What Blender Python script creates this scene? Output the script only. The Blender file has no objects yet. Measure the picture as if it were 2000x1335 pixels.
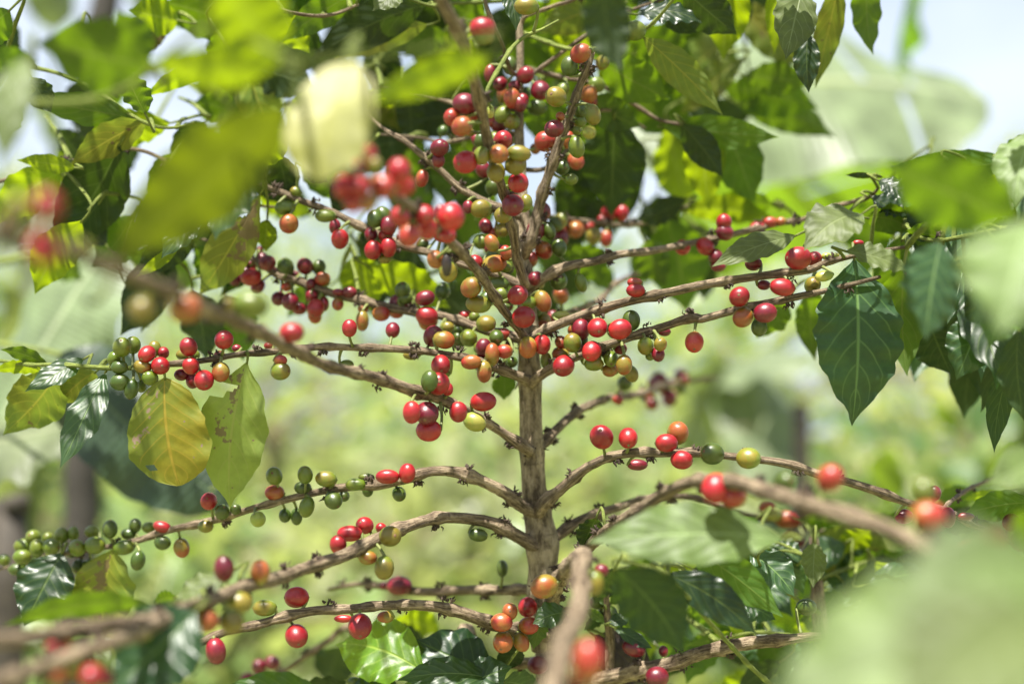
import bpy, math, random
from mathutils import Vector, Matrix, noise
# ------------------------------------------------------------------ camera, sky, sun, exposure
scn = bpy.context.scene
COL = scn.collection
R = math.radians
CAM_LOC = Vector((0, 0, 1.30)); PITCH = R(4.0); FPX = 2000 * 50 / 36.0
cd = bpy.data.cameras.new('camera'); cam = bpy.data.objects.new('camera', cd); COL.objects.link(cam)
cam.location = CAM_LOC; cam.rotation_euler = (R(90) + PITCH, 0, 0)
cd.lens = 50; cd.sensor_width = 36; cd.clip_start = 0.02; cd.clip_end = 2000
cd.dof.use_dof = True; cd.dof.focus_distance = 0.875; cd.dof.aperture_fstop = 2.8
scn.camera = cam
scn.render.resolution_x = 1024; scn.render.resolution_y = 683
scn.view_settings.view_transform = 'Standard'; scn.view_settings.look = 'None'
scn.view_settings.exposure = 1.62; scn.view_settings.gamma = 1.0
scn.cycles.use_denoising = True
scn.cycles.max_bounces = 8; scn.cycles.transmission_bounces = 4; scn.cycles.diffuse_bounces = 4
scn.cycles.sample_clamp_indirect = 6.0

SUN_EL = R(68); SUN_AZ = R(200)          # azimuth clockwise from +Y (the way the camera looks)
w = bpy.data.worlds.new('World'); scn.world = w; w.use_nodes = True
nt = w.node_tree; nt.nodes.clear()
def N(nt, t, **kw):
    n = nt.nodes.new(t)
    for k, v in kw.items(): setattr(n, k, v)
    return n
sky = N(nt, 'ShaderNodeTexSky', sky_type='NISHITA'); sky.sun_disc = False
sky.sun_elevation = SUN_EL; sky.sun_rotation = SUN_AZ; sky.dust_density = 2.0
tc = N(nt, 'ShaderNodeTexCoord'); mp = N(nt, 'ShaderNodeMapping'); mp.inputs['Scale'].default_value = (1, 1, 2.2)
mp.inputs['Location'].default_value = (3.1, 0.4, 1.7)
nz = N(nt, 'ShaderNodeTexNoise'); nz.inputs['Scale'].default_value = 2.2; nz.inputs['Detail'].default_value = 6; nz.inputs['Roughness'].default_value = 0.55
rp = N(nt, 'ShaderNodeValToRGB'); rp.color_ramp.elements[0].position = 0.36; rp.color_ramp.elements[1].position = 0.58
rp.color_ramp.elements[0].color = (0.35, 0.35, 0.35, 1)
mx = N(nt, 'ShaderNodeMix', data_type='RGBA'); mx.inputs[7].default_value = (5.3, 5.9, 6.8, 1)
bg = N(nt, 'ShaderNodeBackground'); bg.inputs[1].default_value = 0.058
ow = N(nt, 'ShaderNodeOutputWorld')
L = nt.links.new
L(tc.outputs['Generated'], mp.inputs[0]); L(mp.outputs[0], nz.inputs['Vector']); L(nz.outputs[0], rp.inputs[0])
L(rp.outputs[0], mx.inputs[0]); L(sky.outputs[0], mx.inputs[6]); L(mx.outputs[2], bg.inputs[0]); L(bg.outputs[0], ow.inputs[0])
sd = bpy.data.lights.new('sun', 'SUN'); sd.energy = 5.0; sd.angle = R(0.53); sd.color = (1.0, 0.955, 0.87)
sun = bpy.data.objects.new('sun', sd); COL.objects.link(sun)
SDIR = Vector((math.sin(SUN_AZ) * math.cos(SUN_EL), math.cos(SUN_AZ) * math.cos(SUN_EL), math.sin(SUN_EL)))
sun.rotation_euler = SDIR.to_track_quat('Z', 'Y').to_euler(); sun.location = SDIR * 20

# ------------------------------------------------------------------ helpers
CX = Vector((1, 0, 0)); CF = Vector((0, math.cos(PITCH), math.sin(PITCH))); CU = Vector((0, -math.sin(PITCH), math.cos(PITCH)))
def ray(px, py): return CF + CX * ((px - 1000) / FPX) + CU * ((667.5 - py) / FPX)
def ND(d): return d if d >= .8 else (d if d >= .5 else .5 - (.5 - d) * .95)
def P(px, py, d): return CAM_LOC + ray(px, py) * d
def proj(p):
    q = p - CAM_LOC; d = q.dot(CF)
    return 1000 + FPX * q.dot(CX) / d, 667.5 - FPX * q.dot(CU) / d, d
ORG = dict(A=(0, 0), B=(650, 0), C=(1300, 0), D=(0, 434), E=(650, 434), F=(1300, 434), G=(0, 868), H=(650, 868), I=(1300, 868))
def Z(r, x, y): o = ORG[r]; return o[0] + x * 0.35, o[1] + y * 0.35
WLOC = {}
def put(o, parent=None):
    COL.objects.link(o)
    WLOC[o] = Vector(o.location)
    if parent is not None:
        o.parent = parent; o.matrix_parent_inverse = Matrix.Translation(-WLOC[parent])
    return o
def tag(o, label=None, cat=None, group=None, kind=None):
    if label: o['label'] = label
    if cat: o['category'] = cat
    if group: o['group'] = group
    if kind: o['kind'] = kind
    return o
def empty(name, loc):
    o = bpy.data.objects.new(name, None); o.location = loc; o.empty_display_size = 0.05
    return put(o)
class MB:
    def __init__(s): s.v = []; s.f = []; s.uv = []; s.m = []
    def add(s, vs, fs, uvs, mi=0):
        b = len(s.v); s.v += vs; s.uv += uvs
        for f in fs: s.f.append(tuple(b + i for i in f)); s.m.append(mi)
    def join(s, o, off=0):
        b = len(s.v); s.v += o.v; s.uv += o.uv
        s.f += [tuple(b + i for i in f) for f in o.f]; s.m += [m + off for m in o.m]
    def build(s, name, mats, parent=None, org=None, smooth=True):
        me = bpy.data.meshes.new(name)
        if org is None: org = s.v[0]
        org = Vector(org)
        me.from_pydata([tuple(p - org) for p in s.v], [], s.f)
        for m in (mats if isinstance(mats, (list, tuple)) else [mats]): me.materials.append(m)
        me.polygons.foreach_set('material_index', s.m)
        if smooth: me.polygons.foreach_set('use_smooth', [True] * len(s.f))
        ul = me.uv_layers.new(name='UVMap')
        li = [0] * len(me.loops); me.loops.foreach_get('vertex_index', li)
        fl = []
        for i in li: fl += s.uv[i]
        ul.data.foreach_set('uv', fl)
        me.update()
        o = bpy.data.objects.new(name, me); o.location = org
        return put(o, parent)

# ------------------------------------------------------------------ materials
def newmat(name):
    m = bpy.data.materials.new(name); m.use_nodes = True; m.node_tree.nodes.clear(); return m, m.node_tree
def mth(nt, op, a, b=None, c=None):
    n = N(nt, 'ShaderNodeMath', operation=op)
    for i, x in enumerate((a, b, c)):
        if x is None: continue
        if isinstance(x, (int, float)): n.inputs[i].default_value = x
        else: nt.links.new(x, n.inputs[i])
    return n.outputs[0]
def mixc(nt, f, a, b):
    n = N(nt, 'ShaderNodeMix', data_type='RGBA')
    for i, x in ((0, f), (6, a), (7, b)):
        if isinstance(x, (int, float)): n.inputs[i].default_value = x
        elif isinstance(x, tuple): n.inputs[i].default_value = (*x, 1)
        else: nt.links.new(x, n.inputs[i])
    return n.outputs[2]
def sstep(nt, x, a, b):
    n = N(nt, 'ShaderNodeMapRange', interpolation_type='SMOOTHSTEP'); nt.links.new(x, n.inputs[0])
    n.inputs[1].default_value = a; n.inputs[2].default_value = b; return n.outputs[0]
def noise_tex(nt, vec, scale, detail=3, rough=0.5):
    n = N(nt, 'ShaderNodeTexNoise'); n.inputs['Scale'].default_value = scale; n.inputs['Detail'].default_value = detail
    n.inputs['Roughness'].default_value = rough
    if vec is not None: nt.links.new(vec, n.inputs['Vector'])
    return n.outputs[0]
def leaf_mat(name, top, under, trans, vein, tw=0.38, rough=0.30, spots=None, mottle=None, nveins=7.0, vs=1.0, rib=False):
    m, nt = newmat(name)
    tc = N(nt, 'ShaderNodeTexCoord'); geo = N(nt, 'ShaderNodeNewGeometry'); info = N(nt, 'ShaderNodeObjectInfo')
    sx = N(nt, 'ShaderNodeSeparateXYZ'); nt.links.new(tc.outputs['UV'], sx.inputs[0])
    u, v = sx.outputs[0], sx.outputs[1]
    av = mth(nt, 'ABSOLUTE', mth(nt, 'SUBTRACT', v, 0.5))           # 0 midrib .. 0.5 edge
    mid = mth(nt, 'SUBTRACT', 1.0, sstep(nt, av, 0.006, 0.030))
    if rib: ph = mth(nt, 'MULTIPLY', u, nveins)
    else: ph = mth(nt, 'SUBTRACT', mth(nt, 'MULTIPLY', u, nveins), mth(nt, 'MULTIPLY', mth(nt, 'POWER', av, 1.25), 5.2))
    fr = mth(nt, 'ABSOLUTE', mth(nt, 'SUBTRACT', mth(nt, 'FRACT', mth(nt, 'ADD', ph, 40.0)), 0.5))
    lat = mth(nt, 'MULTIPLY', mth(nt, 'SUBTRACT', 1.0, sstep(nt, fr, 0.015, 0.085)), sstep(nt, mth(nt, 'SUBTRACT', 0.5, av), 0.02, 0.16))
    vm = mth(nt, 'MAXIMUM', mid, mth(nt, 'MULTIPLY', lat, 0.55 * vs))
    n1 = noise_tex(nt, tc.outputs['Object'], 22, 3, 0.55)
    n2 = noise_tex(nt, tc.outputs['Object'], 160, 3, 0.6)
    var = mth(nt, 'ADD', mth(nt, 'MULTIPLY', n1, 0.7), mth(nt, 'MULTIPLY', n2, 0.3))
    def vary(c, k=0.35):
        d = tuple(x * (1 - k) for x in c); b = tuple(min(1, x * (1 + k)) for x in c)
        return mixc(nt, sstep(nt, var, 0.3, 0.7), d, b)
    base = mixc(nt, geo.outputs['Backfacing'], vary(top), vary(under, 0.2))
    tcol = vary(trans, 0.25)
    if mottle:
        mm = sstep(nt, mth(nt, 'ADD', n1, mth(nt, 'MULTIPLY', vm, 0.0)), 0.45, 0.62)
        base = mixc(nt, mm, base, mottle); tcol = mixc(nt, mm, tcol, tuple(x * 0.9 for x in mottle))
    base = mixc(nt, mth(nt, 'MULTIPLY', vm, 0.52), base, vein); tcol = mixc(nt, mth(nt, 'MULTIPLY', vm, 0.55), tcol, vein)
    if spots:
        n3 = noise_tex(nt, tc.outputs['Object'], 42, 4, 0.65)
        sp = sstep(nt, n3, 0.635, 0.665)
        n4 = noise_tex(nt, tc.outputs['Object'], 300, 1, 0.5)
        sp = mth(nt, 'MAXIMUM', sp, sstep(nt, n4, 0.76, 0.79))
        base = mixc(nt, sp, base, spots); tcol = mixc(nt, sp, tcol, tuple(x * 0.5 for x in spots))
    hs = N(nt, 'ShaderNodeHueSaturation'); nt.links.new(base, hs.inputs['Color'])
    nt.links.new(mth(nt, 'MULTIPLY_ADD', info.outputs['Random'], 0.5, 0.78), hs.inputs['Value'])
    nt.links.new(mth(nt, 'MULTIPLY_ADD', info.outputs['Random'], 0.03, 0.485), hs.inputs['Hue'])
    pb = N(nt, 'ShaderNodeBsdfPrincipled'); nt.links.new(hs.outputs[0], pb.inputs['Base Color'])
    nt.links.new(mth(nt, 'ADD', mth(nt, 'MULTIPLY_ADD', geo.outputs['Backfacing'], 0.24, rough), mth(nt, 'MULTIPLY', n2, 0.12)), pb.inputs['Roughness'])
    pb.inputs['Specular IOR Level'].default_value = 0.45
    # quilted blade: sunk veins
    q = mth(nt, 'MULTIPLY', mth(nt, 'COSINE', mth(nt, 'MULTIPLY', ph, 6.2832)), 0.5)
    hgt = mth(nt, 'SUBTRACT', mth(nt, 'MULTIPLY', q, -0.40), mth(nt, 'MULTIPLY', mid, 0.8))
    hgt = mth(nt, 'ADD', hgt, mth(nt, 'MULTIPLY', n2, 0.5))
    bp = N(nt, 'ShaderNodeBump'); bp.inputs['Strength'].default_value = 0.35; bp.inputs['Distance'].default_value = 0.0014 if not rib else 0.004
    nt.links.new(hgt, bp.inputs['Height']); nt.links.new(bp.outputs[0], pb.inputs['Normal'])
    tr = N(nt, 'ShaderNodeBsdfTranslucent'); nt.links.new(tcol, tr.inputs[0])
    ms = N(nt, 'ShaderNodeMixShader'); ms.inputs[0].default_value = tw
    nt.links.new(pb.outputs[0], ms.inputs[1]); nt.links.new(tr.outputs[0], ms.inputs[2])
    o = N(nt, 'ShaderNodeOutputMaterial'); nt.links.new(ms.outputs[0], o.inputs[0])
    return m
VE = (0.20, 0.26, 0.05)
LM = dict(
    g=leaf_mat('leaf green', (0.028, 0.080, 0.012), (0.048, 0.10, 0.014), (0.17, 0.29, 0.002), VE, tw=0.42),
    l=leaf_mat('leaf lime', (0.075, 0.15, 0.012), (0.10, 0.17, 0.010), (0.38, 0.50, 0.003), (0.34, 0.42, 0.06), tw=0.5),
    d=leaf_mat('leaf shaded green', (0.009, 0.028, 0.008), (0.015, 0.036, 0.006), (0.055, 0.105, 0.002), (0.10, 0.15, 0.03), tw=0.30),  # darkened green, the shade on these leaves is in the colour
    t=leaf_mat('leaf waxy', (0.016, 0.038, 0.014), (0.04, 0.075, 0.02), (0.16, 0.32, 0.03), (0.16, 0.25, 0.07), tw=0.25, rough=0.36),
    y=leaf_mat('leaf yellowed', (0.27, 0.25, 0.018), (0.30, 0.28, 0.03), (0.48, 0.44, 0.02), (0.55, 0.40, 0.05), tw=0.35, rough=0.42, spots=(0.30, 0.22, 0.15), mottle=(0.15, 0.20, 0.02)),
    o=leaf_mat('leaf olive', (0.15, 0.20, 0.04), (0.16, 0.22, 0.055), (0.34, 0.42, 0.04), (0.32, 0.34, 0.09), tw=0.36, rough=0.45, spots=(0.20, 0.16, 0.07)),
    m=leaf_mat('leaf yellow mottled', (0.10, 0.15, 0.02), (0.12, 0.17, 0.03), (0.24, 0.32, 0.02), (0.40, 0.36, 0.05), tw=0.34, rough=0.38, mottle=(0.15, 0.17, 0.015), spots=(0.14, 0.10, 0.04)),
    b=leaf_mat('leaf dead brown', (0.022, 0.014, 0.010), (0.03, 0.02, 0.015), (0.05, 0.02, 0.01), (0.05, 0.03, 0.02), tw=0.12, rough=0.5),
    v=leaf_mat('leaf olive glow', (0.03, 0.06, 0.006), (0.04, 0.065, 0.005), (0.15, 0.19, 0.001), (0.2, 0.24, 0.02), tw=0.45),
    w=leaf_mat('leaf sunlit cream', (0.17, 0.17, 0.03), (0.18, 0.17, 0.03), (0.36, 0.32, 0.03), (0.3, 0.28, 0.06), tw=0.35, rough=0.58, mottle=(0.34, 0.32, 0.16)),  # yellow leaf with its sun-bleached glare put into the colour
    p=leaf_mat('leaf pale', (0.085, 0.120, 0.034), (0.10, 0.14, 0.045), (0.20, 0.27, 0.03), (0.26, 0.33, 0.14), tw=0.36, rough=0.50),
)
BAN = leaf_mat('banana blade', (0.15, 0.185, 0.10), (0.16, 0.20, 0.10), (0.18, 0.24, 0.05), (0.42, 0.46, 0.28), tw=0.40, rough=0.34, nveins=46, vs=0.45, rib=True)
BANG = leaf_mat('banana blade shaded', (0.032, 0.058, 0.034), (0.04, 0.07, 0.04), (0.05, 0.09, 0.02), (0.10, 0.17, 0.08), tw=0.20, rough=0.36, nveins=30, vs=0.5, rib=True)  # dark copy of the blade, underside shade painted into its colour
BUSH = leaf_mat('bush leaves', (0.13, 0.18, 0.06), (0.24, 0.29, 0.13), (0.42, 0.48, 0.12), (0.3, 0.4, 0.1), tw=0.42, rough=0.27)
BUSHD = leaf_mat('bush leaves deep', (0.04, 0.085, 0.02), (0.08, 0.13, 0.03), (0.24, 0.36, 0.02), (0.2, 0.28, 0.08), tw=0.38, rough=0.36)

BUSHP = leaf_mat('bush leaves bright', (0.24, 0.27, 0.13), (0.32, 0.34, 0.19), (0.45, 0.50, 0.15), (0.3, 0.4, 0.1), tw=0.42, rough=0.25)
def bark_mat(name, dark, mid, light, green=0.0):
    m, nt = newmat(name)
    tc = N(nt, 'ShaderNodeTexCoord'); mp = N(nt, 'ShaderNodeMapping'); nt.links.new(tc.outputs['UV'], mp.inputs[0])
    mp.inputs['Scale'].default_value = (13.0, 75.0, 1)
    n1 = noise_tex(nt, mp.outputs[0], 1.0, 6, 0.65)
    n2 = noise_tex(nt, tc.outputs['Object'], 55, 4, 0.6)
    n3 = noise_tex(nt, tc.outputs['Object'], 420, 4, 0.7)
    mp2 = N(nt, 'ShaderNodeMapping'); nt.links.new(tc.outputs['UV'], mp2.inputs[0]); mp2.inputs['Scale'].default_value = (2.0, 210.0, 1)
    n4 = noise_tex(nt, mp2.outputs[0], 1.0, 3, 0.6)                # fine rings across
    f = mth(nt, 'ADD', mth(nt, 'MULTIPLY', n1, 0.6), mth(nt, 'ADD', mth(nt, 'MULTIPLY', n2, 0.25), mth(nt, 'MULTIPLY', n3, 0.15)))
    cr = N(nt, 'ShaderNodeValToRGB'); nt.links.new(f, cr.inputs[0]); e = cr.color_ramp.elements
    e[0].position = 0.41; e[0].color = (*dark, 1); e[1].position = 0.585; e[1].color = (*light, 1)
    k = e.new(0.49); k.color = (*mid, 1)
    pat = sstep(nt, n2, 0.60, 0.68)
    c = mixc(nt, mth(nt, 'MULTIPLY', pat, 0.45), cr.outputs[0], tuple(min(1, x * 1.5) for x in light))
    c = mixc(nt, mth(nt, 'MULTIPLY', sstep(nt, n4, 0.60, 0.70), 0.5), c, dark)
    pb = N(nt, 'ShaderNodeBsdfPrincipled'); nt.links.new(c, pb.inputs['Base Color']); pb.inputs['Roughness'].default_value = 0.8
    pb.inputs['Specular IOR Level'].default_value = 0.25
    h = mth(nt, 'ADD', mth(nt, 'MULTIPLY', n1, 1.0), mth(nt, 'ADD', mth(nt, 'MULTIPLY', n3, 0.4), mth(nt, 'MULTIPLY', n4, 0.25)))
    bp = N(nt, 'ShaderNodeBump'); bp.inputs['Strength'].default_value = 0.9; bp.inputs['Distance'].default_value = 0.0028
    nt.links.new(h, bp.inputs['Height']); nt.links.new(bp.outputs[0], pb.inputs['Normal'])
    o = N(nt, 'ShaderNodeOutputMaterial'); nt.links.new(pb.outputs[0], o.inputs[0])
    return m
BARK = bark_mat('bark trunk', (0.071, 0.052, 0.032), (0.193, 0.151, 0.094), (0.319, 0.260, 0.172))
BARKB = bark_mat('bark branch', (0.050, 0.034, 0.021), (0.147, 0.108, 0.069), (0.286, 0.223, 0.147))
BARKD = bark_mat('bark dark', (0.04, 0.03, 0.025), (0.09, 0.07, 0.055), (0.16, 0.13, 0.11))
TWIG = bark_mat('green twig', (0.10, 0.13, 0.03), (0.16, 0.20, 0.04), (0.24, 0.28, 0.07))
def plain(name, c, rough=0.7, var=0.3, scale=60):
    m, nt = newmat(name); tc = N(nt, 'ShaderNodeTexCoord')
    n1 = noise_tex(nt, tc.outputs['Object'], scale, 4, 0.6)
    cc = mixc(nt, sstep(nt, n1, 0.3, 0.7), tuple(x * (1 - var) for x in c), tuple(min(1, x * (1 + var)) for x in c))
    pb = N(nt, 'ShaderNodeBsdfPrincipled'); nt.links.new(cc, pb.inputs['Base Color']); pb.inputs['Roughness'].default_value = rough
    o = N(nt, 'ShaderNodeOutputMaterial'); nt.links.new(pb.outputs[0], o.inputs[0]); return m
TUFT = plain('dried bud', (0.045, 0.028, 0.018), 0.85)
STALK = plain('cherry stalk', (0.13, 0.15, 0.04), 0.6)
SCAR = plain('cherry scar', (0.12, 0.06, 0.03), 0.7)

def cherry_mat(name, a, b, lo=0.2, hi=0.8, sss=0.06):
    """a = colour by the stalk, b = colour at the free end, softly mottled"""
    m, nt = newmat(name); tc = N(nt, 'ShaderNodeTexCoord'); info = N(nt, 'ShaderNodeObjectInfo')
    sx = N(nt, 'ShaderNodeSeparateXYZ'); nt.links.new(tc.outputs['UV'], sx.inputs[0])
    n1 = noise_tex(nt, tc.outputs['Object'], 95, 3, 0.55)
    n2 = noise_tex(nt, tc.outputs['Object'], 900, 2, 0.5)
    f = mth(nt, 'ADD', sx.outputs[1], mth(nt, 'MULTIPLY', mth(nt, 'SUBTRACT', n1, 0.5), 2.4))
    c = mixc(nt, sstep(nt, f, lo, hi), a, b)
    c = mixc(nt, mth(nt, 'MULTIPLY', sstep(nt, n2, 0.64, 0.72), 0.3), c, tuple(min(1, x * 1.6 + 0.06) for x in a))
    n5 = noise_tex(nt, tc.outputs['Object'], 260, 5, 0.7)
    c = mixc(nt, mth(nt, 'MULTIPLY', sstep(nt, n5, 0.60, 0.68), 0.55), c, tuple(x * 0.35 + 0.012 for x in b))
    hs = N(nt, 'ShaderNodeHueSaturation'); nt.links.new(c, hs.inputs['Color'])
    nt.links.new(mth(nt, 'MULTIPLY_ADD', info.outputs['Random'], 0.5, 0.74), hs.inputs['Value'])
    pb = N(nt, 'ShaderNodeBsdfPrincipled'); nt.links.new(hs.outputs[0], pb.inputs['Base Color'])
    nt.links.new(mth(nt, 'MULTIPLY_ADD', n1, 0.26, 0.25), pb.inputs['Roughness'])
    pb.inputs['Subsurface Weight'].default_value = sss; pb.inputs['Subsurface Radius'].default_value = (1.0, 0.35, 0.2)
    pb.inputs['Subsurface Scale'].default_value = 0.002
    pb.inputs['Specular IOR Level'].default_value = 0.55
    bp = N(nt, 'ShaderNodeBump'); bp.inputs['Strength'].default_value = 0.25; bp.inputs['Distance'].default_value = 0.0008
    nt.links.new(n1, bp.inputs['Height']); nt.links.new(bp.outputs[0], pb.inputs['Normal'])
    o = N(nt, 'ShaderNodeOutputMaterial'); nt.links.new(pb.outputs[0], o.inputs[0]); return m
CM = dict(
    R=cherry_mat('cherry red', (0.31, 0.012, 0.012), (0.22, 0.005, 0.010)),
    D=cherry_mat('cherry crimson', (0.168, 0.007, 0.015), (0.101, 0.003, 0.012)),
    O=cherry_mat('cherry orange', (0.185, 0.139, 0.017), (0.244, 0.059, 0.013)),
    S=cherry_mat('cherry salmon', (0.252, 0.084, 0.017), (0.260, 0.020, 0.013)),
    Y=cherry_mat('cherry yellow green', (0.109, 0.143, 0.012), (0.160, 0.122, 0.012)),
    L=cherry_mat('cherry pale lime', (0.218, 0.269, 0.042), (0.302, 0.286, 0.050)),
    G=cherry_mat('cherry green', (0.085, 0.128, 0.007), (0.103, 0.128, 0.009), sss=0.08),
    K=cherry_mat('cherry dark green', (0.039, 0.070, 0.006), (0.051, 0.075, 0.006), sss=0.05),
    X=cherry_mat('cherry dried', (0.025, 0.015, 0.012), (0.017, 0.010, 0.008), sss=0.0),
)
CLAB = dict(R='ripe red cherry', D='dark red ripe cherry', O='orange half-ripe cherry', S='orange-red cherry turning ripe', Y='yellowish green cherry',
            L='pale lime cherry', G='green unripe cherry', K='dark green unripe cherry', X='black dried-up cherry')
ORD = list(CM)

# ------------------------------------------------------------------ builders
def catmull(pts, step):
    """pts: list of (Vector, radius) -> evenly resampled"""
    out = []
    n = len(pts)
    for i in range(n - 1):
        p0, p1, p2, p3 = (pts[max(0, i - 1)], pts[i], pts[i + 1], pts[min(n - 1, i + 2)])
        seg = (p2[0] - p1[0]).length; k = max(1, int(seg / step))
        for j in range(k):
            t = j / k; a, b, c, d = p0[0], p1[0], p2[0], p3[0]
            q = 0.5 * ((2 * b) + (c - a) * t + (2 * a - 5 * b + 4 * c - d) * t * t + (3 * b - a - 3 * c + d) * t ** 3)
            out.append((q, p1[1] * (1 - t) + p2[1] * t))
    out.append(pts[-1]); return out
def tube(mb, pts, seg=12, mi=0, rough=0.0, seed=0, nodes=(), wob=0.0):
    """pts resampled list (Vector, r)"""
    n = len(pts); vs = []; uvs = []; fs = []
    t = (pts[1][0] - pts[0][0]).normalized()
    up = t.orthogonal().normalized(); L_ = 0.0
    for i, (p, r) in enumerate(pts):
        tn = (pts[min(n - 1, i + 1)][0] - pts[max(0, i - 1)][0]).normalized()
        up = (up - tn * up.dot(tn)).normalized(); sd_ = tn.cross(up)
        if i: L_ += (p - pts[i - 1][0]).length
        sw = 1.0
        for (nl, ns, nw) in nodes: sw += ns * math.exp(-((L_ - nl) / nw) ** 2)
        pp = p
        if wob: pp = p + (noise.noise_vector(p * 22 + Vector((seed, 0, 0))) * wob * r)
        for k in range(seg):
            a = 2 * math.pi * k / seg; dr = up * math.cos(a) + sd_ * math.sin(a)
            rr = r * sw
            if rough:
                q = Vector((math.cos(a) * 1.6, math.sin(a) * 1.6, L_ * 42 + seed * 7.3))
                rr *= 1 + rough * noise.noise(q) + rough * 0.6 * noise.noise(Vector((math.cos(a) * 3.5, math.sin(a) * 3.5, L_ * 240 + seed)))
            vs.append(pp + dr * rr); uvs.append((k / seg, L_))
    for i in range(n - 1):
        for k in range(seg):
            k2 = (k + 1) % seg
            fs.append((i * seg + k, i * seg + k2, (i + 1) * seg + k2, (i + 1) * seg + k))
    fs.append(tuple(reversed(range(seg)))); fs.append(tuple(range((n - 1) * seg, n * seg)))
    mb.add(vs, fs, uvs, mi)
def spike(mb, p, d, l, r, mi, rng):
    d = d.normalized(); a = d.orthogonal().normalized(); b = d.cross(a)
    mid = p + d * l * 0.55 + (a * rng.uniform(-1, 1) + b * rng.uniform(-1, 1)) * l * 0.18
    end = p + d * l + (a * rng.uniform(-1, 1) + b * rng.uniform(-1, 1)) * l * 0.35
    vs = []
    for q, rr in ((p, r), (mid, r * 0.8), (end, r * 0.35)):
        for k in range(4):
            an = k * math.pi / 2; vs.append(q + (a * math.cos(an) + b * math.sin(an)) * rr)
    fs = []
    for i in range(2):
        for k in range(4): fs.append((i * 4 + k, i * 4 + (k + 1) % 4, i * 4 + 4 + (k + 1) % 4, i * 4 + 4 + k))
    fs.append((8, 9, 10, 11))
    mb.add(vs, fs, [(0, 0)] * 12, mi)

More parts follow.
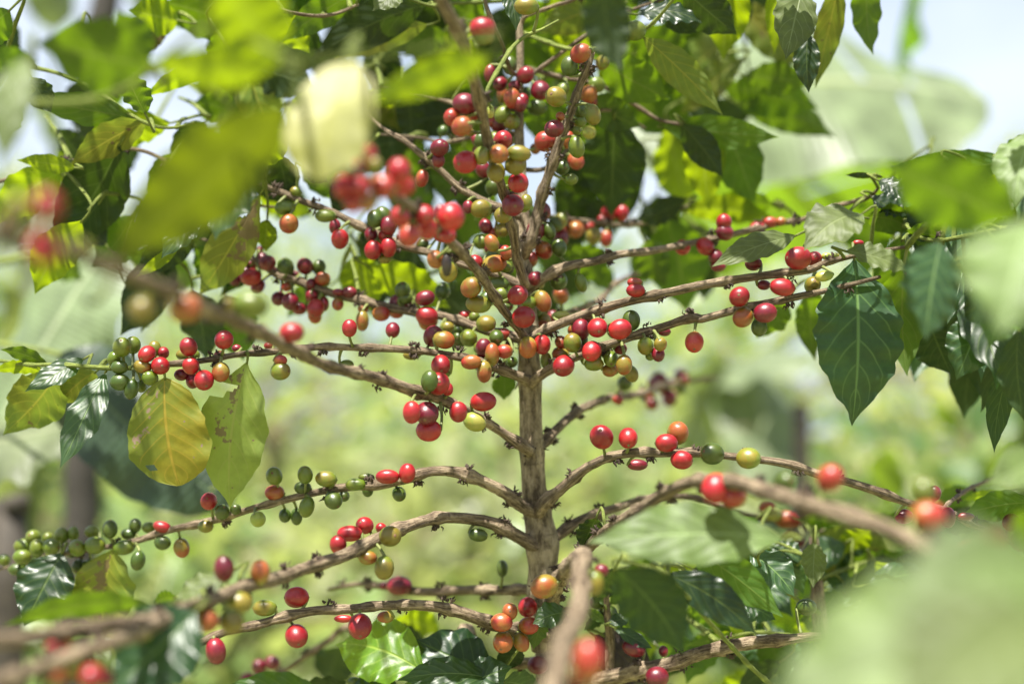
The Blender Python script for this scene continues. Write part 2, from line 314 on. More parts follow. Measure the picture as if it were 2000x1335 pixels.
class Plant:
    def __init__(s, name, loc, label, cat, group=None):
        s.root = tag(empty(name, loc), label, cat, group); s.br = []; s.cherries = []; s.leaves = []; s.rng = random.Random(hash(label) % 9973 if False else sum(map(ord, label)))
    def add_path(s, samples, obj):
        for i in range(0, len(samples), 2):
            q, r = samples[i]; x, y, d = proj(q)
            s.br.append((x, y, d, q, r, obj))
    def branch(s, pts, name='branch', mat=None, seg=12, tufts=0.75, rough=0.17, wob=0.38, step=0.0035, node=0.034, label=None):
        """pts: (px, py, depth, width_px)"""
        if mat is None: mat = BARKB
        rng = s.rng
        raw = [(P(x, y, ND(d)), wd * ND(d) / FPX / 2) for x, y, d, wd in pts]
        sm = catmull(raw, step)
        tot = sum((sm[i + 1][0] - sm[i][0]).length for i in range(len(sm) - 1))
        nodes = []; nl = node * rng.uniform(0.5, 0.9)
        while nl < tot - 0.01:
            nodes.append((nl, rng.uniform(0.20, 0.45), rng.uniform(0.0028, 0.0050))); nl += node * rng.uniform(0.75, 1.25)
        if not tufts and name == 'trunk': pass
        mb = MB(); tube(mb, sm, seg, 0, rough, rng.random() * 50, nodes, wob)
        acc = 0; ni = 0
        for i in range(1, len(sm)):
            acc += (sm[i][0] - sm[i - 1][0]).length
            if ni < len(nodes) and acc >= nodes[ni][0]:
                ni += 1
                if rng.random() > tufts: continue
                t = (sm[i][0] - sm[i - 1][0]).normalized(); r = sm[i][1]
                side = t.cross(CF).normalized()
                for sg in (1, -1):
                    if rng.random() < 0.35: continue
                    for _ in range(rng.randint(7, 20)):
                        dr = (side * sg + CF * rng.uniform(-0.9, 0.5) + t * rng.uniform(-0.6, 0.6)).normalized()
                        dr = (dr - t * dr.dot(t)).normalized()
                        p = sm[i][0] + dr * (r * 1.05 + rng.uniform(0, .0018)) + t * rng.uniform(-0.003, 0.003)
                        spike(mb, p, dr + t * rng.uniform(-0.9, 0.9), rng.uniform(0.0010, 0.0034), rng.uniform(0.0005, 0.0011), 1, rng)
        o = mb.build(name, [mat, TUFT], s.root, org=sm[0][0])
        if label: o['label'] = label
        s.add_path(sm, o); return o
    def nearest(s, x, y, d, kd=500.0):
        best = None; bd = 1e9
        for e in s.br:
            q = (e[0] - x) ** 2 + (e[1] - y) ** 2 + ((e[2] - d) * kd) ** 2
            if q < bd: bd = q; best = e
        return best
    def cherry(s, reg, x, y, wd, ht, c, d, rot=0):
        px, py = Z(reg, x, y) if reg else (x, y)
        k = 0.35 if reg else 1.0
        s.cherries.append((px, py, wd * k * 1.05, ht * k * 1.05, c, ND(d), rot))
    def leaf(s, x0, y0, x1, y1, wd, d, kind='d', mat=None, yaw=None, tilt=None, **kw):
        s.leaves.append((x0, y0, x1, y1, wd * 1.16, ND(d), kind, mat or (kind if kind in LM else 'g'), yaw, tilt, kw))
    def finish(s, maxc=100, maxl=100):
        rng = s.rng
        cs = sorted(s.cherries, key=lambda c: -c[2] * c[3])
        rest = MB()
        for i, (px, py, wd, ht, c, d, rot) in enumerate(cs):
            e = s.nearest(px, py, d)
            bd = e[2]; lim = 0.012 + 0.35 * 12 * 0.001 
            d2 = min(max(d, bd - e[4] - 0.013), bd + e[4] + 0.008)
            a, b = max(wd, ht), min(wd, ht)
            long_h = wd > ht
            A = a * d2 / FPX; B = b * d2 / FPX
            cen = P(px, py, d2)
            away = cen - e[3]; away2 = (CX * away.dot(CX) + CU * away.dot(CU))
            if away2.length < 1e-5: away2 = Vector(CU) * -1
            if a / b < 1.10: ax = away2.normalized()
            else:
                an = R(rot) + (0 if long_h else math.pi / 2)
                ax = CX * math.cos(an) + CU * math.sin(an)
                if ax.dot(away2) < 0: ax = -ax
            Lr = max(A, B * 1.13)
            if Lr > A * 1.001 and Lr > B * 1.001:
                sn = math.sqrt(max(0, min(1, (Lr * Lr - A * A) / (Lr * Lr - B * B)))); sn = min(sn, 0.97)
                ax = (ax * math.sqrt(1 - sn * sn) - CF * sn * (1 if rng.random() < 0.8 else -1)).normalized()
            z = ax; xx = z.orthogonal().normalized(); yy = z.cross(xx)
            rot_ = rng.random() * 6.28; xx, yy = xx * math.cos(rot_) + yy * math.sin(rot_), yy * math.cos(rot_) - xx * math.sin(rot_)
            big = b > 30; nu, nv = (24, 16) if big else (16, 10)
            mb = MB(); vs = []; uvs = []; fs = []
            flat = rng.uniform(0.93, 1.0); wv = rng.uniform(0, 9)
            for j in range(nv + 1):
                th = math.pi * j / nv
                for k in range(nu):
                    ph = 2 * math.pi * k / nu
                    rr = math.sin(th) ** 0.94 if j not in (0, nv) else 0.0
                    zz = -math.cos(th)
                    if j == nv: zz = 0.955
                    if j == 0: zz = -0.96
                    bmp = 1 + 0.02 * math.sin(2 * ph + wv) * math.sin(th)
                    vs.append(cen + xx * math.cos(ph) * rr * B / 2 * bmp + yy * math.sin(ph) * rr * B / 2 * flat * bmp + z * zz * Lr / 2)
                    uvs.append((k / nu, j / nv))
            mi = ORD.index(c)
            f1 = []; f2 = []
            for j in range(nv):
                for k in range(nu):
                    k2 = (k + 1) % nu; q = (j * nu + k, j * nu + k2, (j + 1) * nu + k2, (j + 1) * nu + k)
                    (f2 if j == nv - 1 else f1).append(q)
            # scar ring at the free end: small raised disc
            ind = i < maxc
            mb.add(vs, f1 + f2, uvs, 0 if ind else mi)
            sc = []; su = []
            for j, (rr, zz) in enumerate(((0.15, 0.975), (0.12, 1.008), (0.05, 1.0), (0.0, 0.985))):
                for k in range(8):
                    ph = 2 * math.pi * k / 8; sc.append(cen + (xx * math.cos(ph) + yy * math.sin(ph)) * rr * B / 2 + z * zz * Lr / 2); su.append((0, 0))
            sf = [(j * 8 + k, j * 8 + (k + 1) % 8, j * 8 + 8 + (k + 1) % 8, j * 8 + 8 + k) for j in range(3) for k in range(8)]
            mb.add(sc, sf, su, 1 if ind else len(ORD))
            st0 = cen - z * Lr * 0.47; tgt = e[3] + (st0 - e[3]).normalized() * e[4] * 0.8
            if (tgt - st0).length < 0.05:
                midp = (tgt + st0) / 2 - z * 0.0008
                tube(mb, catmull([(tgt, 0.0012), (midp, 0.0009), (st0, 0.0010)], 0.002), 6, 2 if ind else len(ORD) + 1)
            if ind:
                o = mb.build('cherry', [CM[c], SCAR, STALK], e[5], org=cen); o['label'] = CLAB[c]
            else: rest.join(mb)
        if rest.v:
            o = rest.build('cherries', [CM[k] for k in ORD] + [SCAR, STALK], s.root, org=rest.v[0]); o['kind'] = 'stuff'
        ls = sorted(s.leaves, key=lambda l: -l[4] * math.hypot(l[2] - l[0], l[3] - l[1]))
        rest = MB(); lk = list(LM)
        for i, (x0, y0, x1, y1, wd, d, kind, mat, yaw, tilt, kw) in enumerate(ls):
            mb, base, t = make_leaf(x0, y0, x1, y1, wd, d, kind, yaw, tilt, rng, **kw)
            e = s.nearest(x0, y0, d, 900)
            tgt = e[3]
            L_ = (tgt - base).length
            if L_ > 0.002:
                m1 = base - t * min(0.012, L_ * 0.4)
                r0 = 0.0009 + min(0.0012, L_ * 0.012)
                tube(mb, catmull([(tgt, r0), ((m1 + tgt) / 2 + Vector((0, 0, 0.001 + 0.02 * L_)), r0 * 0.95), (m1, 0.0009), (base + t * 0.002, 0.0007)], 0.004), 6, 1)
            s.br.append((x0, y0, d, base - t * min(0.008, L_ * .3), .0012, e[5]))
            if i < maxl:
                lab = {'y': 'yellow leaf with brown blotches', 'b': 'dead dark brown leaf', 'o': 'pale olive leaf', 'm': 'leaf mottled with yellow'}.get(mat)
                o = mb.build('leaf', [LM[mat], TWIG], e[5], org=base)
                if lab: o['label'] = lab
            else:
                mb.m = [lk.index(mat) if q == 0 else len(lk) for q in mb.m]; rest.join(mb)
        if rest.v:
            o = rest.build('leaves', [LM[k] for k in lk] + [TWIG], s.root, org=rest.v[0]); o['kind'] = 'stuff'

PROF = [(0, 0), (.03, .10), (.08, .30), (.16, .58), (.26, .83), (.36, .96), (.46, 1), (.56, .97), (.66, .85), (.75, .67), (.83, .45), (.89, .25), (.94, .115), (.975, .05), (1, .0)]
PROFO = [(0, 0), (.03, .16), (.08, .40), (.16, .62), (.28, .80), (.42, .93), (.56, 1), (.68, 1.0), (.78, .92), (.87, .72), (.94, .45), (.98, .24), (1, .06)]
PROFB = [(0, .06), (.04, .4), (.1, .7), (.2, .92), (.35, 1), (.6, .98), (.75, .88), (.88, .62), (.96, .32), (1, .02)]
def prof(tab, u):
    for i in range(len(tab) - 1):
        if u <= tab[i + 1][0]:
            a, b = tab[i], tab[i + 1]; f = (u - a[0]) / (b[0] - a[0]); f = f * f * (3 - 2 * f) * 0.4 + f * 0.6
            return a[1] + (b[1] - a[1]) * f
    return 0
def blade(base, tip, nrm, W, rng, nu=26, nv=10, arch=0.10, fold=0.16, wave=0.065, tab=PROF, waves=None, tears=0, bend=None, notch=None):
    ax = tip - base; Ln = ax.length; t = ax / Ln; nrm = (nrm - t * nrm.dot(t)).normalized(); s_ = t.cross(nrm)
    mb = MB(); vs = []; uvs = []; fs = []
    ph1, ph2 = rng.uniform(0, 6.28), rng.uniform(0, 6.28); wv = waves or rng.uniform(3.5, 6.0)
    bend = rng.uniform(-0.06, 0.06) if bend is None else bend
    tw = rng.uniform(-0.25, 0.25)
    for i in range(nu + 1):
        u = i / nu
        c = base + t * (u * Ln) + nrm * (arch * Ln * (4 * u * (1 - u))) + s_ * (bend * Ln * 4 * u * (1 - u))
        hw = prof(tab, u) * W / 2
        ta = tw * (u - 0.3)
        for j in range(nv + 1):
            v = (j / nv) * 2 - 1; av = abs(v)
            ph = ph1 if v < 0 else ph2
            wob = 1 + (0.022 * math.sin(wv * 6.28 * u * 1.3 + ph * 2) + 0.012 * math.sin(wv * 17 * u + ph)) * av
            x = v * hw * wob
            z = fold * abs(x) + wave * W * (av ** 2.2) * math.sin(wv * 6.28 * u + ph) * (hw * 2 / W) ** 0.5
            z -= 0.35 * (x * x) / max(W, 1e-4) * 0.6
            x, z = x * math.cos(ta) - z * math.sin(ta), x * math.sin(ta) + z * math.cos(ta)
            vs.append(c + s_ * x + nrm * z); uvs.append((u, j / nv))
    for i in range(nu):
        for j in range(nv):
            if notch and notch(i / nu, (j + 0.5) / nv * 2 - 1): continue
            fs.append((i * (nv + 1) + j, i * (nv + 1) + j + 1, (i + 1) * (nv + 1) + j + 1, (i + 1) * (nv + 1) + j))
    if tears:
        keep = []
        cut = {}
        for q in range(tears): cut[rng.randint(int(nu * .15), int(nu * .9))] = rng.choice((0, 1))
        for f in fs:
            i, j = divmod(f[0], nv + 1)
            if i in cut and ((j < nv * 0.42) if cut[i] == 0 else (j > nv * 0.58)): continue
            keep.append(f)
        fs = keep
    mb.add(vs, fs, uvs, 0)
    return mb, t
def make_leaf(x0, y0, x1, y1, wd, d, kind, yaw, tilt, rng, **kw):
    """plane through the base with a chosen tilt; tip ray meets that plane"""
    if tilt is None: tilt = {'g': 34, 'l': 36, 'd': 24, 't': -38, 'y': 8, 'o': 14, 'm': 16, 'b': -10, 'p': -40}.get(kind, 20) + rng.uniform(-8, 8)
    if yaw is None: yaw = rng.uniform(-22, 22)
    n = Vector((math.sin(R(yaw)) * math.cos(R(tilt)), -math.cos(R(yaw)) * math.cos(R(tilt)), -math.sin(R(tilt))))   # camera-facing normal; tilt > 0: underside towards us
    base = P(x0, y0, d); rt = ray(x1, y1)
    den = rt.dot(n); dt = (base - CAM_LOC).dot(n) / den if abs(den) > 0.12 else d
    Lpx = math.hypot(x1 - x0, y1 - y0) * d / FPX
    dt = min(max(dt, d - 0.75 * Lpx), d + 0.75 * Lpx)
    dt = max(dt, 0.22)
    tip = P(x1, y1, dt)
    t = (tip - base).normalized(); n = (n - t * n.dot(t)).normalized(); s_ = t.cross(n)
    pr = s_ - CF * s_.dot(CF); t2 = (t - CF * t.dot(CF)).normalized()
    eff = max(0.45, (pr - t2 * pr.dot(t2)).length)
    W = wd * (d + dt) / 2 / FPX / eff
    W = min(W, 0.8 * (tip - base).length)
    up = -n if tilt > 0 else n            # upper side of the blade
    if kind in ('y', 'o', 'm'): up = n
    kw.setdefault('fold', rng.uniform(0.05, 0.22)); kw.setdefault('arch', rng.uniform(0.03, 0.12))
    mb, t = blade(base, tip, up, W, rng, **kw)
    return mb, base, t

# ------------------------------------------------------------------ ground
def ground():
    mb = MB(); vs = []; uv = []; fs = []
    xs = [-400, -120, -40, -15] + [x * 0.5 for x in range(-20, 21)] + [15, 40, 120, 400]
    ys = [-60, -10, -2] + [y * 0.5 for y in range(0, 33)] + [22, 40, 100, 300, 900]
    for y in ys:
        for x in xs:
            vs.append(Vector((x, y, 0.05 * noise.noise(Vector((x * .9, y * .9, 0)))))); uv.append((x, y))
    n = len(xs)
    for j in range(len(ys) - 1):
        for i in range(n - 1): fs.append((j * n + i, j * n + i + 1, (j + 1) * n + i + 1, (j + 1) * n + i))
    mb.add(vs, fs, uv)
    m, nt = newmat('weedy soil'); tc = N(nt, 'ShaderNodeTexCoord')
    a = noise_tex(nt, tc.outputs['Object'], 1.6, 6, 0.6); b = noise_tex(nt, tc.outputs['Object'], 14, 5, 0.65)
    c = mixc(nt, sstep(nt, a, 0.35, 0.6), (0.30, 0.22, 0.13), (0.16, 0.22, 0.06))
    c = mixc(nt, sstep(nt, b, 0.4, 0.7), c, (0.30, 0.32, 0.14))
    pb = N(nt, 'ShaderNodeBsdfPrincipled'); nt.links.new(c, pb.inputs['Base Color']); pb.inputs['Roughness'].default_value = 0.9
    bp = N(nt, 'ShaderNodeBump'); bp.inputs['Distance'].default_value = 0.03; nt.links.new(b, bp.inputs['Height']); nt.links.new(bp.outputs[0], pb.inputs['Normal'])
    o = N(nt, 'ShaderNodeOutputMaterial'); nt.links.new(pb.outputs[0], o.inputs[0])
    tag(mb.build('ground', m, org=(0, 0, 0)), kind='structure')
ground()

# ------------------------------------------------------------------ the fruiting coffee tree
tb = P(1105, 2900, 0.98)
MT = Plant('coffee_tree', (P(1075, 1335, .94).x, P(1075, 1335, .94).y, 0), 'fruiting coffee tree with bare branches full of red, orange and green cherries', 'tree')
# trunk down to the ground
raw = [(Vector((MT.root.location.x + .01, MT.root.location.y + .01, -0.03)), .018), (Vector((MT.root.location.x + .004, MT.root.location.y, 0.4)), .0145)]
for x, y, d, wd in [(1082, 1420, .935, 68), (1066, 1250, .935, 62), (1060, 1120, .935, 58), (1056, 1050, .935, 57), (1047, 985, .935, 50), (1041, 900, .935, 47), (1036, 800, .935, 44), (1033, 720, .935, 42),
                    (1031, 640, .935, 38), (1027, 560, .94, 34), (1024, 470, .95, 30), (1019, 400, .955, 25), (1015, 300, .96, 20), (1014, 200, .965, 17), (1016, 100, .97, 14), (1012, 0, .975, 12), (1008, -120, .98, 10), (1000, -260, .98, 7)]:
    raw.append((P(x, y, d), wd * d / FPX / 2))
sm = catmull(raw, 0.004)
mb = MB(); tot = 0; nd = []; acc = 0
zs = [(y, s, w_) for y, s, w_ in ((985, .16, .007), (1060, .22, .009), (872, .10, .006), (735, .16, .008), (655, .14, .007), (1150, .16, .008), (1225, .2, .009), (555, .15, .006))]
Ls = [0]
for i in range(1, len(sm)): Ls.append(Ls[-1] + (sm[i][0] - sm[i - 1][0]).length)
for yy, s, w_ in zs:
    k = min(range(len(sm)), key=lambda i: abs(proj(sm[i][0])[1] - yy)); nd.append((Ls[k], s, w_))
tube(mb, sm, 24, 0, 0.07, 3.0, nd, 0.10)
rngt = random.Random(5)
for i in range(len(sm) - 1):           # bark flakes and twig stubs round the joints
    for l_, s, w_ in nd:
        if abs(Ls[i] - l_) < 0.010:
            for _ in range(2):
                a = rngt.uniform(0, 6.28); t = (sm[i + 1][0] - sm[i][0]).normalized(); o_ = t.orthogonal(); b_ = t.cross(o_)
                dr = (o_ * math.cos(a) + b_ * math.sin(a)).normalized()
                spike(mb, sm[i][0] + dr * sm[i][1] * 1.02, dr * .6 + t * rngt.uniform(-1, 1), rngt.uniform(.002, .005), rngt.uniform(.0005, .0011), rngt.choice((0, 1)), rngt)
TR = mb.build('trunk', [BARK, TUFT], MT.root, org=sm[0][0]); MT.add_path(sm, TR)
tr_path = list(MT.br)
B = MT.branch
B([(1042, 1000, .93, 24), (1020, 990, .92, 24), (985, 960, .91, 24), (935, 935, .90, 22), (895, 924, .90, 22), (845, 922, .90, 20), (790, 935, .90, 18), (735, 945, .90, 17), (680, 950, .905, 16), (620, 962, .91, 15), (570, 972, .91, 15), (500, 990, .91, 14), (440, 1010, .92, 14), (400, 1020, .93, 14), (330, 1035, .94, 13), (270, 1055, .95, 12), (200, 1068, .96, 10), (130, 1080, .97, 8), (60, 1098, .98, 6), (0, 1110, 1.0, 5), (-60, 1130, 1.0, 4)])
B([(1055, 1072, .93, 26), (1035, 1060, .925, 26), (1010, 1045, .92, 25), (960, 1022, .91, 23), (910, 1013, .90, 22), (850, 1013, .89, 22), (790, 1030, .87, 23), (730, 1055, .85, 25), (660, 1087, .82, 25), (590, 1112, .79, 25), (530, 1132, .76, 26), (470, 1150, .73, 27), (400, 1175, .69, 27), (300, 1208, .65, 28), (200, 1222, .61, 29), (100, 1238, .58, 30), (0, 1252, .55, 31), (-120, 1262, .53, 31)], node=.04)
B([(1055, 1155, .95, 22), (1035, 1150, .96, 20), (960, 1152, .98, 19), (880, 1153, 1.0, 18), (810, 1152, 1.02, 17), (760, 1146, 1.04, 15), (700, 1140, 1.06, 10), (640, 1150, 1.08, 6)])
B([(1068, 1240, .925, 30), (1020, 1235, .91, 28), (980, 1222, .90, 27), (920, 1200, .885, 25), (870, 1186, .88, 22), (820, 1180, .875, 20), (740, 1182, .87, 18), (680, 1188, .865, 18), (620, 1192, .86, 18), (560, 1205, .85, 19), (510, 1220, .85, 18), (440, 1235, .84, 16), (400, 1252, .83, 14), (340, 1275, .82, 12), (260, 1300, .80, 10)], node=.028)
B([(1035, 880, .925, 24), (1020, 870, .915, 22), (990, 850, .91, 18), (950, 826, .90, 17), (900, 798, .88, 20), (850, 775, .87, 22), (800, 762, .85, 23), (740, 741, .83, 22), (680, 726, .80, 21), (620, 706, .77, 22), (580, 684, .74, 26), (520, 655, .70, 26), (470, 630, .67, 28), (400, 598, .62, 27), (330, 568, .58, 26), (250, 535, .54, 26), (180, 505, .50, 26), (100, 480, .47, 24), (30, 455, .45, 22), (-80, 430, .43, 20)], node=.03)
B([(1030, 745, .925, 24), (1005, 733, .915, 20), (960, 716, .91, 17), (930, 702, .905, 16), (880, 692, .90, 15), (830, 685, .90, 14), (760, 680, .90, 14), (690, 678, .895, 14), (620, 678, .89, 13), (540, 686, .885, 13), (470, 691, .88, 12), (420, 700, .875, 12), (370, 708, .875, 12), (310, 714, .875, 11), (260, 718, .875, 10)], node=.026, tufts=.9)
B([(264, 718, .875, 9), (215, 718, .875, 9), (150, 714, .88, 9), (100, 712, .89, 8), (60, 712, .90, 8), (0, 704, .92, 7), (-80, 690, .95, 6)], mat=TWIG, tufts=0, rough=.06)
B([(1030, 665, .925, 22), (1000, 658, .92, 20), (947, 644, .93, 18), (912, 632, .94, 17), (860, 618, .945, 17), (807, 609, .95, 17), (755, 598, .955, 17), (702, 584, .96, 17), (665, 576, .965, 16), (595, 553, .975, 15), (542, 539, .98, 13), (507, 514, .985, 10), (455, 486, .99, 7), (390, 465, 1.0, 5)])
B([(1027, 565, .93, 20), (1000, 550, .93, 18), (965, 535, .93, 16), (895, 514, .94, 15), (842, 495, .945, 15), (790, 480, .95, 15), (748, 462, .95, 15), (702, 441, .95, 14), (647, 413, .95, 13), (595, 395, .95, 13), (560, 381, .95, 12), (525, 367, .95, 11), (490, 350, .95, 9), (430, 335, .96, 6), (360, 330, .97, 5)])
B([(1030, 665, .915, 18), (1010, 640, .90, 17), (986, 609, .88, 18), (965, 574, .86, 18), (937, 535, .84, 19), (905, 497, .81, 20), (877, 469, .79, 18), (860, 451, .77, 18), (825, 420, .73, 18), (780, 390, .69, 18), (730, 362, .65, 18), (690, 340, .62, 16), (650, 322, .60, 12)], node=.03)
B([(1025, 560, .92, 20), (1021, 546, .91, 18), (1008, 500, .90, 18), (1003, 455, .885, 18), (996, 427, .88, 17), (985, 385, .86, 17), (972, 345, .84, 19), (954, 280, .82, 20), (940, 210, .80, 22), (926, 157, .78, 24), (902, 87, .75, 26), (877, 35, .73, 26), (860, 0, .72, 26), (835, -90, .70, 24)], node=.034)
B([(1025, 500, .94, 22), (1038, 465, .93, 23), (1049, 420, .93, 21), (1059, 378, .925, 20), (1077, 325, .92, 19), (1094, 273, .915, 17), (1115, 217, .91, 16), (1129, 175, .905, 15), (1147, 133, .90, 14), (1157, 101, .90, 10)], node=.022, tufts=1)
B([(1032, 560, .935, 22), (1063, 542, .93, 20), (1105, 521, .93, 18), (1157, 511, .935, 17), (1210, 497, .94, 16), (1262, 492, .95, 15), (1315, 483, .96, 14), (1400, 463, .98, 13), (1500, 440, .99, 12), (1580, 425, .99, 10), (1632, 402, .98, 9), (1695, 385, .96, 8), (1715, 367, .95, 6)])
B([(1035, 665, .925, 22), (1052, 650, .915, 20), (1105, 627, .905, 19), (1157, 609, .90, 19), (1210, 591, .89, 18), (1280, 575, .88, 17), (1350, 560, .87, 17), (1387, 553, .87, 16), (1457, 542, .865, 16), (1527, 535, .86, 15), (1580, 529, .86, 15), (1615, 514, .86, 12), (1650, 504, .86, 10), (1700, 492, .86, 8), (1780, 480, .86, 6)], node=.036, tufts=1)
B([(1036, 748, .925, 22), (1052, 733, .915, 20), (1087, 714, .91, 18), (1140, 693, .90, 17), (1192, 673, .895, 16), (1245, 654, .89, 16), (1297, 637, .885, 16), (1350, 620, .88, 16), (1370, 622, .875, 16), (1422, 608, .87, 15), (1475, 595, .865, 15), (1527, 586, .86, 15), (1580, 576, .86, 14), (1640, 562, .86, 10), (1720, 540, .86, 7)], node=.03, tufts=1)
B([(1045, 885, .94, 22), (1066, 861, .95, 18), (1105, 823, .97, 17), (1140, 795, 1.0, 16), (1192, 777, 1.06, 15), (1245, 770, 1.13, 14), (1280, 758, 1.20, 13), (1330, 745, 1.28, 11), (1400, 735, 1.34, 8)])
B([(1050, 1005, .93, 28), (1063, 983, .92, 26), (1098, 952, .91, 23), (1140, 917, .90, 20), (1192, 892, .885, 18), (1245, 883, .875, 18), (1297, 884, .87, 17), (1350, 884, .865, 16), (1415, 889, .865, 15), (1475, 895, .86, 15), (1545, 907, .86, 16), (1597, 924, .86, 16), (1650, 938, .86, 16), (1720, 959, .865, 16), (1772, 980, .87, 14), (1842, 994, .88, 14), (1895, 1022, .89, 14), (1965, 1054, .90, 12), (2020, 1075, .9, 10), (2100, 1120, .9, 8)], node=.03, tufts=.9)
B([(1062, 1068, .94, 26), (1084, 1050, .945, 22), (1122, 1022, .955, 19), (1157, 1005, .965, 18), (1210, 988, .98, 16), (1262, 972, 1.0, 15), (1317, 968, 1.02, 14), (1370, 976, 1.04, 13), (1440, 1001, 1.06, 12), (1510, 1015, 1.08, 11), (1580, 1030, 1.1, 9), (1650, 1050, 1.1, 7)])
B([(1068, 1150, .93, 24), (1105, 1106, .90, 22), (1150, 1066, .87, 23), (1189, 1036, .84, 25), (1245, 1000, .80, 25), (1297, 962, .77, 24), (1350, 940, .74, 25), (1400, 937, .72, 27), (1440, 942, .70, 29), (1510, 962, .67, 32), (1580, 984, .64, 33), (1650, 1003, .62, 34), (1720, 1028, .60, 34), (1790, 1060, .58, 34), (1870, 1110, .56, 32), (2000, 1190, .53, 30)], node=.036)
B([(1072, 1180, .92, 26), (1100, 1120, .84, 28), (1138, 1088, .76, 32), (1136, 1115, .71, 34), (1131, 1183, .66, 34), (1105, 1245, .60, 38), (1087, 1305, .55, 40), (1066, 1400, .50, 42)], node=.03, tufts=.6)
B([(420, 1168, .72, 16), (330, 1205, .66, 26), (240, 1245, .60, 30), (180, 1268, .58, 30), (80, 1302, .55, 32), (0, 1328, .52, 34), (-80, 1345, .5, 34)])
B([(1068, 1290, .94, 22), (900, 1300, 1.0, 16), (760, 1290, 1.06, 14), (700, 1225, 1.10, 13), (665, 1228, 1.1, 12), (647, 1246, 1.1, 12), (595, 1283, 1.1, 11), (540, 1320, 1.12, 9), (480, 1360, 1.12, 7)])
B([(1075, 1335, .94, 34), (1180, 1322, .93, 32), (1300, 1297, .91, 29), (1370, 1274, .90, 27), (1457, 1256, .89, 25), (1530, 1248, .88, 20), (1620, 1240, .87, 14)])
B([(1014, 160, .97, 8), (1042, 143, .97, 8), (1070, 122, .965, 8), (1133, 77, .96, 7), (1190, 40, .96, 6), (1260, 10, .96, 6), (1400, -30, .95, 6), (1560, -60, .95, 6), (1720, -80, .95, 5)], mat=BARKB, tufts=.2)
B([(1016, 60, .975, 8), (1024, 35, .97, 8), (1055, 22, .96, 7), (1087, 10, .95, 8), (1119, 0, .94, 8), (1180, -40, .93, 7)], tufts=.4)
B([(1013, 150, .965, 8), (996, 133, .95, 8), (982, 87, .93, 7), (958, 35, .92, 8), (947, 0, .92, 7), (930, -60, .92, 6)], tufts=.4)
B([(958, 210, .83, 6), (951, 178, .83, 7), (975, 133, .84, 8), (1000, 94, .86, 8), (1028, 70, .87, 7), (1056, 58, .88, 5), (1090, 40, .9, 4)], mat=TWIG, tufts=0, rough=.05)
B([(1018, 425, .94, 16), (965, 402, .94, 15), (930, 385, .94, 14), (895, 364, .94, 14), (860, 332, .94, 13), (825, 304, .94, 13), (790, 276, .94, 11), (755, 255, .945, 8), (727, 234, .95, 7), (690, 205, .95, 5)], node=.026)
B([(1015, 260, .965, 10), (940, 265, .98, 9), (870, 278, 1.0, 8), (812, 268, 1.0, 5), (740, 262, 1.0, 4)], tufts=.3)
B([(1014, 215, .965, 9), (930, 212, .98, 8), (877, 199, 1.0, 7), (846, 191, 1.0, 6), (807, 182, 1.0, 5), (740, 170, 1.0, 4)], tufts=.2)
B([(1024, 440, .955, 14), (1059, 424, 1.0, 11), (1105, 429, 1.03, 11), (1157, 434, 1.05, 10), (1210, 440, 1.06, 10), (1262, 435, 1.07, 9), (1315, 412, 1.08, 8), (1400, 392, 1.1, 7), (1520, 400, 1.1, 6), (1560, 430, 1.1, 5)], node=.03)
B([(1034, 640, .95, 14), (1110, 610, 1.02, 12), (1168, 588, 1.08, 11), (1205, 552, 1.12, 10), (1260, 530, 1.16, 8)], tufts=.5)
B([(1018, 130, .975, 9), (1090, 150, .98, 9), (1170, 165, .99, 8), (1240, 205, 1.0, 8), (1300, 238, 1.0, 7), (1400, 246, 1.0, 6), (1480, 262, 1.0, 5)], mat=BARKB, tufts=.2)
B([(1014, 60, .98, 8), (1110, 95, .96, 8), (1200, 85, .94, 7), (1270, 50, .92, 7), (1330, -20, .9, 6)], mat=TWIG, tufts=0)
B([(1015, 330, .96, 10), (1060, 330, .97, 9), (1100, 305, .98, 9), (1135, 235, .99, 8), (1190, 215, 1.0, 7), (1260, 250, 1.02, 5)], tufts=.6)
B([(1012, 0, .975, 8), (930, 5, .97, 7), (860, 8, .95, 7), (835, 10, .94, 6), (760, -20, .93, 6), (640, -80, .92, 5)], mat=TWIG, tufts=0)
B([(1065, 1200, .93, 12), (1110, 1190, .90, 9), (1140, 1180, .88, 6)], mat=TWIG, tufts=0)
B([(1842, 994, .88, 8), (1868, 970, .93, 8), (1895, 952, .98, 8), (1940, 934, 1.02, 7), (2020, 905, 1.05, 5)], tufts=.3)

